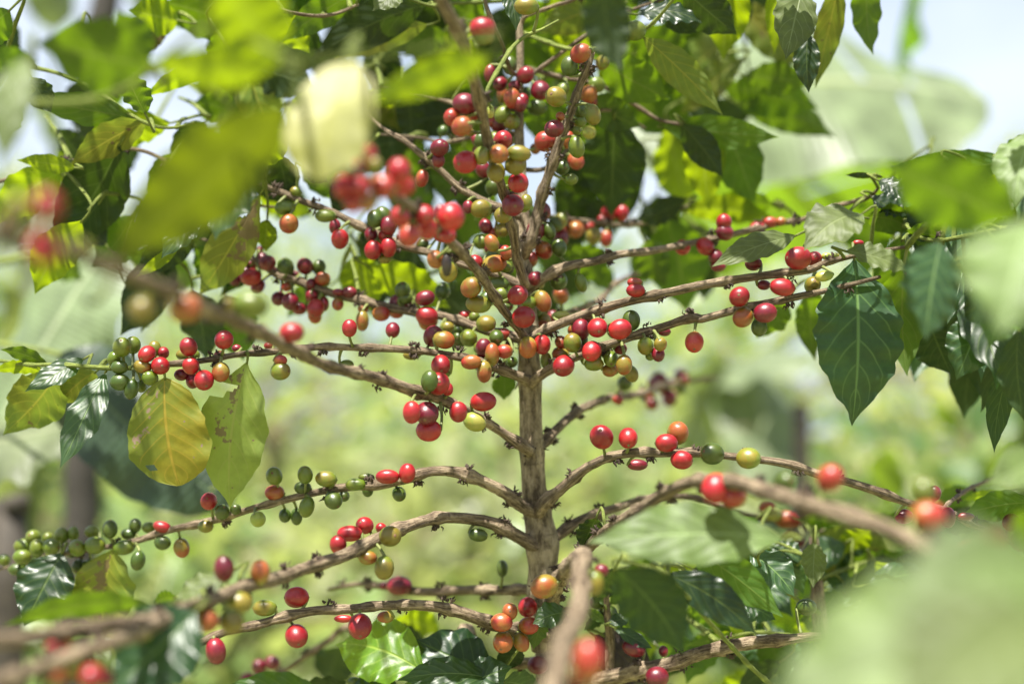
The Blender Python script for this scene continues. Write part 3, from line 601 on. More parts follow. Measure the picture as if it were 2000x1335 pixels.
c = MT.cherry
def CH(reg, s):
    for ln in s.replace('\n', ';').split(';'):
        ln = ln.split()
        if not ln: continue
        v = list(map(float, ln[:4])); c(reg, *v, ln[4], float(ln[5]), float(ln[6]) if len(ln) > 6 else 0)
CH('A', '''1450 955 80 105 G .94; 1590 1160 110 80 G .94; 1612 1248 105 105 S .93; 1815 1205 110 72 G .94; 1650 1068 62 55 Y .95; 260 1145 165 165 R .44; 100 1150 120 120 Y .49
60 1240 110 110 O .48; 1870 1265 65 85 D .95''')
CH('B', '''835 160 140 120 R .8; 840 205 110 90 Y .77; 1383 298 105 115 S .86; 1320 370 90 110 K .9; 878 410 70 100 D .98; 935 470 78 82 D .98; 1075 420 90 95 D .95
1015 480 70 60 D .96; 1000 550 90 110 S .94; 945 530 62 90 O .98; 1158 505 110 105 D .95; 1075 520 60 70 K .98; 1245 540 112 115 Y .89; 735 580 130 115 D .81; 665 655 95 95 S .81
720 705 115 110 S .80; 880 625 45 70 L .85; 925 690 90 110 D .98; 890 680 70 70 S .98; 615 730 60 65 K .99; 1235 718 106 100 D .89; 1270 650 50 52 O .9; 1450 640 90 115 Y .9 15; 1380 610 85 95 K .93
1375 675 80 75 G .93; 1140 600 105 90 K .98; 1360 820 88 120 G .89 12; 1430 740 75 70 L .97; 1360 730 52 50 G .91; 1185 790 115 115 S .98; 1130 830 60 60 S .98; 1330 1000 75 66 G .92
595 825 100 95 D .92; 590 895 68 80 D .93; 497 995 74 98 S .94 -15; 740 905 125 130 R .81; 950 780 100 100 R .84; 830 870 92 102 Y .81; 925 860 106 110 O .79; 1040 855 130 90 Y .80 -10
1020 920 112 115 Y .80; 910 960 100 112 Y .79; 1035 1020 110 110 R .83; 1080 1130 72 90 Y .86; 1005 1145 120 120 D .83; 950 1200 92 95 Y .85; 825 1165 112 100 Y .85 10
175 865 140 125 R .63; 120 940 130 120 S .64; 60 1045 115 130 R .62; 145 1045 120 120 R .60; 275 1040 130 140 S .60; 370 960 135 150 R .62; 400 1040 110 120 R .63; 185 1125 120 105 O .60
115 1140 100 90 S .61; 235 920 75 85 Y .62; 375 1210 112 112 R .70; 510 1200 120 118 R .72; 660 1210 150 150 R .70; 600 1180 70 80 D .76; 310 1260 92 105 D .90; 525 1275 122 112 R .72
430 1310 132 120 S .69; 235 1220 90 100 K .92; 640 1310 90 92 R .76; 755 1155 62 72 D .92; 1540 1190 85 92 R 1.06; 1615 1190 72 90 R 1.06; 1500 1225 52 50 R 1.06; 1265 1285 88 118 S 1.03
1355 1280 92 92 O 1.03; 1425 1265 70 70 S 1.05; 1455 1315 92 92 Y 1.04; 1525 1330 70 90 S 1.05; 790 640 60 60 S .82; 770 740 45 40 O .82''')
CH('C', '''325 1240 92 90 R .97; 330 1295 90 98 D .97; 515 1265 92 55 R .99; 585 1240 80 60 S .99; 645 1235 62 52 O .99''')
CH('F', '''95 140 86 86 R .97; 220 135 102 95 R .97; 280 190 85 80 D .97; 295 245 82 60 D .97; 490 230 92 82 D .95; 740 200 142 128 R .85; 830 205 82 82 R .88; 885 300 100 62 L .85 10
820 350 90 92 Y .87; 652 362 136 96 R .85 -8; 548 350 72 55 D .87; 412 415 112 112 R .85; 432 530 116 104 O .84 30; 556 505 125 108 D .83 8; 522 585 86 98 K .87; 160 668 106 112 S .87
1370 280 70 52 S .88; 1075 115 60 35 R .9; 900 190 60 40 L .87; 950 185 40 30 L .87''')
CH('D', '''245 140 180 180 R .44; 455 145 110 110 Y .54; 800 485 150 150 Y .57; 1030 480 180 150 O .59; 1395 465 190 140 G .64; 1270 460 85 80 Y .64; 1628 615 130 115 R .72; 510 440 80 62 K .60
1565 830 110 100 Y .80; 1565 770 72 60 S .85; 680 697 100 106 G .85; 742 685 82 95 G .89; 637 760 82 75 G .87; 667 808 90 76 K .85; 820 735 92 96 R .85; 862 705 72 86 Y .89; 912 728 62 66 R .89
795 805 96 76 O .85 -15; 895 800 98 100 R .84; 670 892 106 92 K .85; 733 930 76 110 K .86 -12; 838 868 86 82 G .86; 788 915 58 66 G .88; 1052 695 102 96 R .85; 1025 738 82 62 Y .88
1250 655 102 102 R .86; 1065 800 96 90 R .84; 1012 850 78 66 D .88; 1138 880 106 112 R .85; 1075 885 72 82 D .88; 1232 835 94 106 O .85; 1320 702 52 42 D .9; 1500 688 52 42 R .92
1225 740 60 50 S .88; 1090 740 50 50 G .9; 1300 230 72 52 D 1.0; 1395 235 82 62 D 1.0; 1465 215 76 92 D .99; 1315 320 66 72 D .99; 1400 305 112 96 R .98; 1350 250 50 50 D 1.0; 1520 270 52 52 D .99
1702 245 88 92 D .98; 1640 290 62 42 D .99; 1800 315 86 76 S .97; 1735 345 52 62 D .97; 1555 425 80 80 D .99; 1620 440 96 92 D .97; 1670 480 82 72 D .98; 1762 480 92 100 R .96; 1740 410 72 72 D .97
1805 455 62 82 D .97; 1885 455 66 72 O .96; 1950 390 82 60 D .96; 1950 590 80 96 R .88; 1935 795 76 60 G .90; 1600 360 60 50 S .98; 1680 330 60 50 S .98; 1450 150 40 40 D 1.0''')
CH('E', '''40 93 96 106 R .93; 225 155 92 106 R .92 -15; 312 138 86 110 R .92; 290 205 72 52 Y .94; 573 208 96 96 S .82; 797 228 90 86 R .90; 903 232 130 96 O .87 8; 645 270 102 122 Y .83; 636 235 56 130 X .80
960 250 82 62 G .92; 772 363 118 108 O .86; 812 457 136 96 Y .86 -5; 925 345 116 76 K .9; 1032 405 112 112 R .84; 1095 448 86 76 G .88; 1172 440 94 120 O .88 22; 1065 528 126 118 R .85; 940 400 82 72 G .90
1128 315 76 76 D .93; 1385 338 68 106 G .93 18; 515 423 108 84 D .91 15; 525 523 120 100 R .90 -8; 390 380 86 92 K .95; 405 425 80 60 K .95; 560 635 112 116 D .92; 620 655 118 98 O .90 -12; 640 585 72 62 Y .93
737 520 76 60 R .95; 790 530 62 60 G .94; 855 565 106 96 Y .89; 758 645 96 96 Y .90; 913 640 82 80 K .91; 955 620 72 60 S .92; 842 700 92 102 D .91; 890 735 82 120 O .90; 958 720 92 80 S .90; 772 780 110 78 S .89 5
845 833 82 118 O .88; 1088 698 102 116 O .88; 1168 682 92 106 R .90; 602 797 112 108 R .89; 625 842 62 50 G .92; 1175 545 82 82 O .95; 1225 525 60 50 R .96; 1275 520 100 52 L .93; 1190 770 62 92 Y .93
1272 733 96 62 O .92; 1288 800 122 116 R .88; 1275 670 72 76 S .92; 1338 672 96 106 Y .89 18; 1385 598 100 116 D .90; 1477 588 108 110 R .88; 1603 597 126 110 R .87 15; 1665 548 96 112 K .89; 1445 718 112 106 R .88
1457 790 106 80 Y .89; 1552 762 82 86 G .89; 1545 825 82 72 O .90; 1625 795 88 110 O .88; 1605 705 72 62 D .91; 1690 380 102 76 R .88; 1685 335 82 52 S .89; 1745 690 88 96 Y .88 -20; 1828 680 74 78 O .87
1815 735 76 82 D .88; 1770 745 52 52 G .89; 1850 610 70 50 D .9; 1630 895 82 82 K .98; 1590 990 62 50 S 1.02; 1780 1010 76 76 D 1.22; 1880 980 82 92 D 1.25; 1820 870 82 72 D 1.24; 1860 905 72 72 D 1.26; 1940 850 72 62 D 1.3
1940 930 62 62 G 1.28; 1785 895 60 60 D 1.24; 1770 960 60 60 S 1.22; 1910 895 60 60 Y 1.27; 1840 930 60 60 D 1.26; 1960 880 60 60 S 1.28; 540 885 94 118 K .83 -8; 590 900 122 122 R .86; 640 930 62 72 R .87
440 1060 96 122 R .83; 525 1065 130 126 D .81; 535 1160 136 118 R .82; 700 1057 98 112 R .85; 840 1000 140 106 R .86 5; 792 1112 126 106 L .87 -20; 170 480 62 62 O .96; 30 460 62 62 S .96; 270 510 96 82 S .95
165 550 72 110 O .95; 440 740 92 52 Y .92; 830 110 90 80 G 1.02; 900 60 62 62 S 1.02; 930 150 62 50 D 1.0; 870 150 52 50 D 1.0; 30 390 60 42 D .96; 700 600 52 42 K .94; 700 640 60 60 K .94; 960 470 60 40 K .9
1500 1197 136 130 R .87; 1648 1203 106 110 R .87; 1925 1175 116 126 O .87; 1862 1230 120 100 R .86; 1000 780 60 60 K .92; 1340 600 60 60 S .93; 1530 740 60 50 Y .9; 880 790 60 52 O .91; 810 700 50 60 G .93; 985 680 50 50 D .93''')
CH('I', '''90 85 118 106 R .86; 260 50 130 120 K .76; 462 75 130 116 Y .75; 668 205 112 110 K .76; 918 185 142 150 S .70; 280 245 165 150 R .71; 380 290 140 126 S .71; 570 335 80 48 S 1.05; 600 390 92 72 L 1.05
685 415 150 106 S .98; 695 420 130 90 Y .92; 705 500 80 52 O 1.02; 740 545 80 50 D 1.02; 1435 265 130 150 G .66; 1500 270 72 82 D .88; 1330 400 100 82 D .88; 1465 395 180 150 S .62; 1575 405 82 112 D .86; 1480 500 100 72 D .7
1675 400 92 44 D .88; 1825 510 170 150 O .62; 1680 545 130 92 R .62; 1930 435 96 100 D .9; 1985 480 60 80 D .9; 1975 540 100 110 D .9; 785 905 110 90 K .95; 545 350 50 40 S 1.05''')
CH('H', '''1700 112 110 60 D .9; 305 178 126 82 R .89; 415 158 92 106 R .89 -10; 370 275 76 80 K .90 30; 135 222 100 66 G .90; 195 255 62 70 K .91; 185 180 82 42 G .91; 320 510 120 116 Y .83; 178 450 96 92 R .86
95 495 136 92 R .85; 270 465 62 60 R .87; 30 555 92 102 R .85; 195 630 100 80 O .84; 287 685 114 126 Y .83; 810 503 106 74 K .90 -10; 945 690 64 90 K .96; 370 785 140 112 D 1.0; 285 785 52 42 D 1.02
1180 790 150 130 O .74 15; 987 930 92 92 O .87; 1086 905 106 106 R .86; 942 990 118 98 S .86; 1093 1008 108 96 S .85; 950 1100 108 112 O .86; 1050 1100 90 108 O .86 30; 152 1012 136 130 R .85; 60 970 102 42 R .92
295 960 92 62 O .92; 1145 1228 116 102 D .90; 1425 1205 165 230 S .50; 1375 1300 82 62 R .55; 1460 770 100 130 Y .76; 1500 700 80 70 D .80; 1390 880 70 80 D .76; 1680 1135 130 88 D .92 -20; 1810 1295 126 112 D .90; 1845 1150 52 60 D .94''')
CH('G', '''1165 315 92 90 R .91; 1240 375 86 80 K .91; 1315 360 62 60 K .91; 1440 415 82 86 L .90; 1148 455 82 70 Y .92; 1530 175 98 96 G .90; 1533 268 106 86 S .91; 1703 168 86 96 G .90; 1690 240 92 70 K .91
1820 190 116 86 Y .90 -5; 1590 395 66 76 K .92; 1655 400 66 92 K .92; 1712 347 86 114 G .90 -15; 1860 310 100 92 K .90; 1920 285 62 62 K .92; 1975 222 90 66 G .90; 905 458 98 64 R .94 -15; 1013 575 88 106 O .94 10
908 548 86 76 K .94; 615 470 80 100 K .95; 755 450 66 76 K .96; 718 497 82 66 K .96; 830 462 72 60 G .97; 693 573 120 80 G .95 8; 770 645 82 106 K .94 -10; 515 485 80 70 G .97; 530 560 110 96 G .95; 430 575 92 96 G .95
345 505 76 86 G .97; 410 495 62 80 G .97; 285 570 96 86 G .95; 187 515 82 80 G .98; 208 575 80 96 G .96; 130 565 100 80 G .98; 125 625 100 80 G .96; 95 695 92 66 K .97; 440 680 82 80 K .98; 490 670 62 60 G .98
270 520 62 60 G .98; 155 660 60 60 K .98; 400 600 60 60 K .98; 20 640 70 60 G 1.0; 1250 690 108 140 D .75; 1452 712 106 130 O .74; 1655 850 130 116 R .86; 1478 910 130 96 Y .85; 1655 1065 122 128 R .85
1205 1150 110 140 D .83 10; 1330 880 150 120 Y .72; 1145 980 150 130 O .69; 1290 985 140 130 Y .70; 375 1045 120 112 D .64; 335 1130 150 112 R .62; 320 1260 150 130 S .57; 415 1250 92 112 Y .60
510 1290 130 130 R .57; 590 1300 82 102 D .59; 235 1035 112 82 G .62; 1445 1235 82 80 D 1.1; 1520 1215 82 82 D 1.1; 1380 1300 72 62 D 1.12; 1455 1290 72 72 D 1.12; 745 1065 62 60 L .70; 815 1050 72 72 L .70''')

rx = random.Random(21)
def pack(x0, x1, y0, y1, n, cols, dd=(.93, .99)):
    for _ in range(n):
        x, y = rx.uniform(x0, x1), rx.uniform(y0, y1)
        e = MT.nearest(x, y, .95, 300)
        if (e[0] - x) ** 2 + (e[1] - y) ** 2 > 55 ** 2: continue
        MT.cherry(None, x, y, rx.uniform(24, 33), rx.uniform(28, 37), rx.choice(cols), rx.uniform(*dd), rx.uniform(-40, 40))
pack(880, 1100, 430, 720, 34, 'KKGYDDSO'); pack(930, 1180, 120, 430, 26, 'KKGYDDS'); pack(1080, 1240, 620, 740, 9, 'KGYD'); pack(700, 900, 560, 690, 8, 'KDYS'); pack(700, 900, 360, 500, 8, 'KDYR'); pack(470, 640, 500, 620, 8, 'DDKS', (.97, 1.0))
def LV(pl, s):
    """x0 y0 x1 y1 w depth kind [mat|-] [tilt|-] [yaw]"""
    for ln in s.replace('\n', ';').split(';'):
        a = ln.split()
        if not a: continue
        v = list(map(float, a[:6]))
        mt = a[7] if len(a) > 7 and a[7] != '-' else None
        tl = float(a[8]) if len(a) > 8 and a[8] != '-' else None
        yw = float(a[9]) if len(a) > 9 else None
        kw = {}
        if a[6] == 'y': kw = dict(tab=PROFO, nu=36, nv=16, wave=.03, fold=.04, waves=3.2, arch=.04, bend=.04, notch=lambda u, v: (u - .80) ** 2 * 9 + (v - .62) ** 2 < .010)
        if a[6] == 'w': kw = dict(tab=PROFO[::1], arch=.05, wave=.02, fold=.03)
        if a[6] == 'o': kw = dict(nu=44, nv=16, wave=.06, fold=.06, waves=3.5, notch=lambda u, v: (v > 0.10 + (u - .14) * 3 and .14 < u < .20) or (v > .5 and .2 < u < .24))
        pl.leaf(*v, a[6], mt, yw, tl, **kw)
MT.cherry(None, 1028, 12, 46, 36, 'Y', .80); MT.cherry(None, 1240, 60, 42, 38, 'G', .82)
LV(MT, '''1180 -60 1214 140 84 .68 d d 12; 322 736 350 948 138 .86 y y 6 4; 483 705 450 992 118 .87 o o 14 -6; 207 725 117 915 62 .88 t - -25; 105 735 5 850 92 .90 g m; 165 700 48 765 42 .89 t; 188 725 112 792 68 .91 g m; 95 715 0 682 28 .9 g; 85 722 -20 725 24 .9 l
122 1078 48 1222 98 .955 t d -20 8; 222 1070 204 1245 108 .95 m m 12 -8; 300 1180 5 1222 46 .70 l g; 385 1190 215 1345 190 .66 t d -25; 442 1122 340 1185 48 .76 t p; 345 1165 300 1175 26 .8 g
508 378 390 575 78 .93 o m 28; 522 428 520 492 40 .95 l; 540 300 560 395 55 .95 d; 490 350 420 470 80 .80 t t -30; 600 330 640 355 40 .95 d; 690 335 650 420 50 .98 d
985 -35 1008 62 34 .88 t t -10; 780 -25 728 22 48 .85 t p -20; 1190 15 1052 66 58 1.0 l m; 790 165 802 292 48 1.03 d; 900 150 848 188 26 1.0 d; 905 285 872 405 95 1.08 d g; 835 8 605 118 72 .95 d d 28; 838 48 650 118 46 .96 d m
985 728 985 782 46 .97 d g; 1668 505 1664 832 152 .87 t t -4 8; 1555 460 1388 522 46 .88 t p -30; 1684 418 1570 490 72 .84 t p -42; 1650 490 1776 530 44 .84 t p -35; 1535 585 1478 660 60 1.0 g; 1592 560 1592 705 52 1.0 l g
1770 500 1772 735 82 .90 g g 18; 1838 470 1808 665 112 .72 t t -14; 1700 -62 1706 108 56 .95 g g 20; 1568 -32 1534 118 76 .90 t p -16; 1642 -42 1592 174 46 .93 g m; 1578 62 1580 182 44 .92 t d 0; 1512 -42 1512 108 34 .95 g l; 1440 -42 1412 118 74 .97 l l
1335 -22 1440 68 72 .93 d d; 1285 15 1378 60 40 .95 d; 1242 28 1372 46 46 .93 t d; 1255 72 1412 225 58 .92 d m 26; 1170 120 1310 195 68 .97 g g; 1150 190 1252 248 60 .99 d g; 1200 228 1194 422 112 1.0 g d 30; 1290 248 1522 268 56 1.0 d g
1382 235 1386 412 72 1.0 l l; 1418 248 1474 400 84 1.02 g g; 1330 242 1412 346 54 .98 d d; 1342 388 1240 430 42 1.07 d; 1512 400 1388 402 44 1.08 g; 1330 412 1522 438 46 1.08 g l; 1300 425 1342 610 108 1.12 d g; 690 498 722 608 82 1.02 g l; 718 520 880 602 66 1.0 g l
700 470 860 590 100 1.10 d d; 1260 470 1300 560 60 1.1 g; 830 560 930 640 60 1.1 d; 1110 480 1180 560 60 1.1 g; 1130 450 1250 380 50 1.12 d; 1715 352 1792 400 44 .93 t d; 1700 385 1776 422 42 .94 t d; 1710 345 1650 342 10 .94 d
1692 425 1790 452 48 .93 g; 1165 1010 1135 1072 46 .86 d; 1110 1195 1040 1218 38 .88 t t; 1055 1210 1042 1268 34 .89 d g; 765 1212 862 1238 62 1.06 l l; 740 1232 835 1252 50 1.06 d; 665 1262 640 1350 90 1.15 d; 980 340 1010 395 40 1.05 g
1080 140 1160 60 60 1.05 l; 1060 200 1110 250 50 1.05 g; 1170 165 1230 110 50 1.05 g l; 870 60 790 110 50 1.05 g; 930 60 860 110 60 1.08 l; 940 -10 880 60 60 1.06 g; 1080 -10 1110 60 50 1.05 l; 950 330 900 420 80 1.1 d; 1100 330 1150 440 80 1.15 d g
640 560 560 620 50 1.08 g; 1130 270 1190 350 60 1.1 g; 820 -30 720 60 90 1.05 g; 770 90 730 190 70 1.1 d; 860 270 830 380 50 1.1 d''')

# foliage filling behind the top of the tree, and unseen crown leaves added above the frame to shade it
r = random.Random(11)
for i in range(92):
    x = r.uniform(500, 1480); y = r.uniform(-120, 300) + abs(x - 1020) * 0.04
    a = r.uniform(0.15, 2.9) if r.random() < .8 else r.uniform(0, 6.28); ln = r.uniform(120, 215)
    k = r.choice('ggdddglm')
    MT.leaf(x, y, x + math.cos(a) * ln, y + math.sin(a) * ln * .9, r.uniform(52, 86), r.uniform(1.06, 1.32), k, k)
for i in range(24):
    x = r.uniform(640, 1420); y = r.uniform(330, 560); a = r.uniform(.5, 2.6); ln = r.uniform(80, 140); k = r.choice('dddg')
    if abs(x - 1190) < 70 and y < 440: continue
    MT.leaf(x, y, x + math.cos(a) * ln, y + math.sin(a) * ln, r.uniform(40, 66), r.uniform(1.1, 1.3), k, k)
for i in range(150):
    x = r.uniform(-300, 2300); y = r.uniform(-900, -120); dd = r.uniform(.55, 1.25)
    a = r.uniform(0, 6.28); ln = r.uniform(110, 190); k = r.choice('ggd')
    MT.leaf(x, y, x + math.cos(a) * ln, y + math.sin(a) * ln * .5, 100, dd, k, k, tilt=55)
for q in range(6):                                   # unseen limbs added to carry that shading crown
    x = [-250, 350, 750, 1250, 1700, 2200][q]; d1 = [.9, .75, .95, .8, 1.0, .85][q]
    B([(1006, -170, .98, 8), ((1006 + x) / 2, -330 - 40 * (q % 3), (d1 + .98) / 2, 9), (x, -560 - 60 * (q % 2), d1, 6)], tufts=0, mat=TWIG if q % 2 else BARKB, step=.01)
MT.finish()

# ------------------------------------------------------------------ neighbour on the left (near leaves)
LT = Plant('coffee_tree', (P(-520, 700, .8).x, P(-520, 700, .8).y, 0), 'leafy coffee tree reaching in at upper left with blurred glowing leaves', 'tree', 'coffee trees crowding round the fruiting one')
raw = [(Vector((LT.root.location.x, LT.root.location.y, -.02)), .017), (P(-520, 900, .8), .012), (P(-480, 500, .8), .010), (P(-430, 100, .8), .008), (P(-380, -300, .8), .005)]
sm = catmull(raw, .01); mb = MB(); tube(mb, sm, 14, 0, .15, 1.0, (), .2); o = mb.build('trunk', [BARK], LT.root, org=sm[0][0]); LT.add_path(sm, o)
LT.branch([(-440, 200, .8, 14), (-200, 180, .70, 14), (100, 200, .62, 11), (250, 170, .58, 10), (400, 60, .53, 10), (560, 110, .50, 10), (650, 120, .50, 9), (720, 110, .51, 7), (860, 90, .53, 6), (980, 60, .55, 5)], mat=TWIG, tufts=0)
LT.branch([(-470, 300, .82, 14), (-250, 100, .90, 10), (-60, 110, .95, 9), (60, 130, .95, 8), (168, 165, .94, 8), (273, 235, .93, 7), (330, 250, .93, 6), (380, 240, .93, 5)], mat=TWIG, tufts=0)
LT.branch([(-480, 450, .82, 14), (-200, 400, .92, 10), (60, 340, .96, 8), (230, 290, .96, 8), (330, 320, .96, 7), (400, 405, .95, 7), (470, 400, .96, 6), (540, 405, .97, 5)], mat=BARKB, tufts=.3)
LT.branch([(-430, 0, .8, 12), (-200, -60, .8, 10), (100, -60, .8, 9), (300, -40, .85, 8), (600, 30, .92, 7), (700, 10, .94, 5)], mat=BARKB, tufts=.2)
LV(LT, '''560 205 205 520 128 .50 g v 42; 420 240 330 330 60 .6 g v 36; 425 -40 540 138 130 .50 l l 38; 535 130 285 120 66 .53 l l 35; 300 130 70 85 118 .62 g g 40; 290 120 225 20 72 .66 g g; -30 115 75 120 44 .72 g g; 55 110 5 330 62 .56 t p -22; 270 232 50 190 52 .93 g g
285 225 240 130 56 .9 g g; 425 130 280 192 28 .93 l l; 150 328 32 312 30 .93 l l; 290 235 135 325 48 .93 g m; 120 335 -5 440 66 .94 g l; 235 280 100 505 98 .94 d d 30; 195 395 110 530 58 .95 d d; 548 255 400 270 46 .60 l v 30; 545 20 605 105 54 .95 g l; 695 -15 548 82 48 .94 g g
690 116 622 356 150 .58 w w -24; 962 108 705 205 60 .55 l l 30; 390 410 315 505 52 .90 t t -22; 385 440 262 540 58 .95 d d; 350 480 262 545 20 .92 l l; 340 455 280 560 50 .98 d d; 300 500 235 655 78 .96 d d 20; 330 480 275 650 62 .98 d d
160 430 68 575 66 .93 g l; 375 565 400 705 88 1.0 d d; 440 575 475 705 84 1.02 d g; 480 470 430 580 50 1.0 g d; 350 300 290 400 60 1.0 d g; 210 480 110 400 60 1.0 g d; 60 340 20 460 60 1.0 l g; 420 60 470 170 70 .95 g g; 350 40 250 20 60 .98 g l; 620 60 560 150 66 1.0 d d
640 190 560 250 50 1.0 g l; 400 240 330 330 60 1.0 g d; 260 420 180 520 70 1.0 d g; 430 330 360 430 66 .98 g d; 420 430 470 540 60 1.0 d d; 40 200 -30 260 60 .8 g g; 60 150 100 220 50 .9 d d; 560 250 480 330 50 .9 g l
380 480 440 560 60 1.0 d g; 250 560 290 640 50 1.02 d d; 110 250 180 330 50 1.05 d d; 640 -60 560 40 80 1.0 g g; 500 -60 560 60 70 1.0 d g; 380 200 470 230 60 1.05 g g; 20 20 -60 90 60 .9 l g''')
r = random.Random(31)
for i in range(27):
    x = r.uniform(-40, 600); y = r.uniform(-60, 500 - max(0, x - 300) * .35); a = r.uniform(.1, 3.0); ln = r.uniform(110, 200); k = r.choice('ggddglmd')
    if 110 < x < 170 and y < 120: continue
    LT.leaf(x, y, x + math.cos(a) * ln, y + math.sin(a) * ln * .9, r.uniform(50, 84), r.uniform(.94, 1.25), k, k)
LT.finish()

# ------------------------------------------------------------------ neighbour on the right (waxy near leaves)
RT = Plant('coffee_tree', (P(2500, 700, .75).x, P(2500, 700, .75).y, 0), 'coffee tree reaching in from the right with grey-green waxy drooping leaves', 'tree', 'coffee trees crowding round the fruiting one')
raw = [(Vector((RT.root.location.x, RT.root.location.y, -.02)), .017), (P(2500, 1200, .72), .013), (P(2460, 700, .72), .011), (P(2440, 200, .72), .008), (P(2420, -300, .72), .005)]
sm = catmull(raw, .01); mb = MB(); tube(mb, sm, 14, 0, .15, 9.0, (), .2); o = mb.build('trunk', [BARK], RT.root, org=sm[0][0]); RT.add_path(sm, o)
RT.branch([(2455, 500, .72, 14), (2200, 440, .74, 12), (2000, 440, .80, 10), (1880, 462, .85, 9), (1830, 470, .88, 8), (1790, 460, .90, 7), (1770, 440, .92, 6)], mat=TWIG, tufts=.2)
RT.branch([(2455, 650, .72, 14), (2250, 560, .66, 12), (2060, 520, .60, 11), (1990, 540, .60, 10), (1940, 560, .62, 8), (1900, 600, .7, 7)], mat=TWIG, tufts=.2)
RT.branch([(2480, 1150, .72, 18), (2250, 1090, .55, 16), (2080, 1080, .43, 14), (1990, 1090, .40, 12)], mat=TWIG, tufts=0)
RT.branch([(2445, 300, .72, 12), (2200, 280, .8, 10), (2050, 270, .9, 9), (1960, 300, .93, 8), (1900, 320, .95, 6)], mat=TWIG, tufts=0)
LV(RT, '''2012 430 1955 655 175 .54 t p -30; 1950 560 1862 700 72 .88 d d; 1924 610 1868 742 82 .84 t t -10; 1985 690 1942 885 44 .86 d d 10; 1990 640 2004 825 64 .80 d d 10; 1975 312 1738 326 62 .93 g g 20; 1992 425 1732 320 110 .60 l g 42; 2022 258 1985 405 82 .8 t p -30
1770 468 1880 440 38 .9 t d; 1905 468 1828 400 66 .9 l m; 1965 380 1902 455 58 .88 t p -40; 1850 470 1770 450 40 .9 g g; 1890 500 1960 480 60 .75 t t; 1900 560 1940 640 70 .78 d d; 1850 520 1870 640 60 .95 d g; 1960 520 1900 640 80 .66 t t -10
2000 560 1930 680 80 .75 d t; 2040 300 1940 330 60 .95 g g; 2000 340 1900 400 70 1.0 g l; 1830 430 1720 440 46 .95 g g; 1880 420 1800 350 60 1.0 d g; 1780 560 1730 690 50 .97 g d; 1950 700 1990 800 60 1.0 d d; 1940 460 2010 520 60 .8 t p
2060 1170 1480 1400 250 .38 p p -34; 2060 1110 1740 1215 150 .38 t p -40; 2070 1200 1760 1480 240 .34 p p -38; 2030 885 1925 950 70 .62 t p -30; 2020 980 1880 1005 56 .9 d g; 1958 960 1880 976 20 .98 l l; 2060 1100 1980 1000 70 .6 g g''')
r = random.Random(41)
for i in range(44):
    x = r.uniform(1720, 2060); y = r.uniform(400, 640) if i % 4 else r.uniform(290, 460); a = r.uniform(1.1, 2.1); ln = r.uniform(120, 230); k = r.choice('ddddgtt')
    RT.leaf(x, y, x + math.cos(a) * ln, y + math.sin(a) * ln, r.uniform(50, 86), r.uniform(.84, 1.15), k, k)
RT.finish()

# ------------------------------------------------------------------ low bushy coffee plant at lower right
SH = Plant('coffee_shrub', (P(1620, 1335, .98).x, P(1620, 1335, .98).y, 0), 'low glossy-leaved coffee shrub below the branches at lower right', 'shrub')
raw = [(Vector((SH.root.location.x, SH.root.location.y, -.02)), .014), (P(1640, 1500, .98), .009), (P(1620, 1320, .98), .007), (P(1600, 1180, .98), .005), (P(1590, 1050, 1.0), .003)]
sm = catmull(raw, .006); mb = MB(); tube(mb, sm, 12, 0, .15, 4.0, (), .2); o = mb.build('trunk', [BARKB], SH.root, org=sm[0][0]); SH.add_path(sm, o)
SH.branch([(1630, 1400, .98, 10), (1500, 1330, .90, 9), (1400, 1230, .82, 9), (1310, 1130, .78, 8), (1240, 1100, .74, 7), (1200, 1090, .72, 6)], mat=TWIG, tufts=0)
SH.branch([(1605, 1200, .98, 8), (1530, 1150, .90, 7), (1480, 1090, .86, 6), (1530, 1045, .74, 5)], mat=TWIG, tufts=0)
SH.branch([(1610, 1250, .98, 8), (1540, 1240, .96, 8), (1470, 1235, .95, 7), (1400, 1250, .95, 5)], mat=TWIG, tufts=0)
SH.branch([(1600, 1130, .98, 7), (1680, 1100, 1.02, 7), (1760, 1080, 1.05, 6), (1830, 1010, 1.05, 5)], mat=TWIG, tufts=0)
LV(SH, '''1532 1052 1148 1058 92 .72 p p -32; 1200 1108 1335 1275 112 .72 g d 20; 1298 1118 1478 1238 66 .80 t d -12; 1340 1062 1530 1205 70 .82 d g; 1462 1078 1552 1165 62 .88 t t -30; 1592 1058 1588 1148 44 .92 t p -40; 1600 1040 1745 1135 110 1.05 g m 20
1612 1130 1672 1138 34 1.0 t t; 1472 1248 1335 1262 24 .95 l g; 1440 1170 1515 1210 40 .93 t t; 1352 1110 1390 1128 32 .95 d d; 1560 1100 1500 1150 50 .95 g d; 1640 1080 1700 1030 50 1.05 g l; 1560 1180 1620 1220 50 .98 d g; 1700 1090 1740 1150 50 1.02 d d
1480 1010 1420 1060 40 1.0 g t; 1560 1010 1640 1020 40 1.05 l g; 1400 1230 1340 1335 60 1.0 d g; 1500 1240 1540 1330 60 1.0 d g; 1450 1180 1360 1200 44 .98 g d; 1640 1150 1600 1200 40 1.0 g t; 1820 1000 1920 960 44 1.05 d g; 1840 1010 1940 1030 56 1.05 d d
1790 1060 1700 1010 40 1.08 g g; 1740 1090 1820 1140 60 1.05 g d; 1660 1190 1560 1260 60 1.0 d g; 1380 1260 1300 1330 50 1.0 g d; 1200 1110 1160 1180 40 .8 d d; 1320 1140 1260 1220 50 .9 d g; 1530 1090 1570 1160 40 .95 d t; 1500 1120 1420 1150 40 1.0 g l
1650 1060 1560 1110 50 1.02 t t -30; 1500 1060 1570 1100 44 .96 t t -30; 1350 1180 1430 1235 40 .95 l g; 1420 1100 1350 1060 40 .98 d d''')
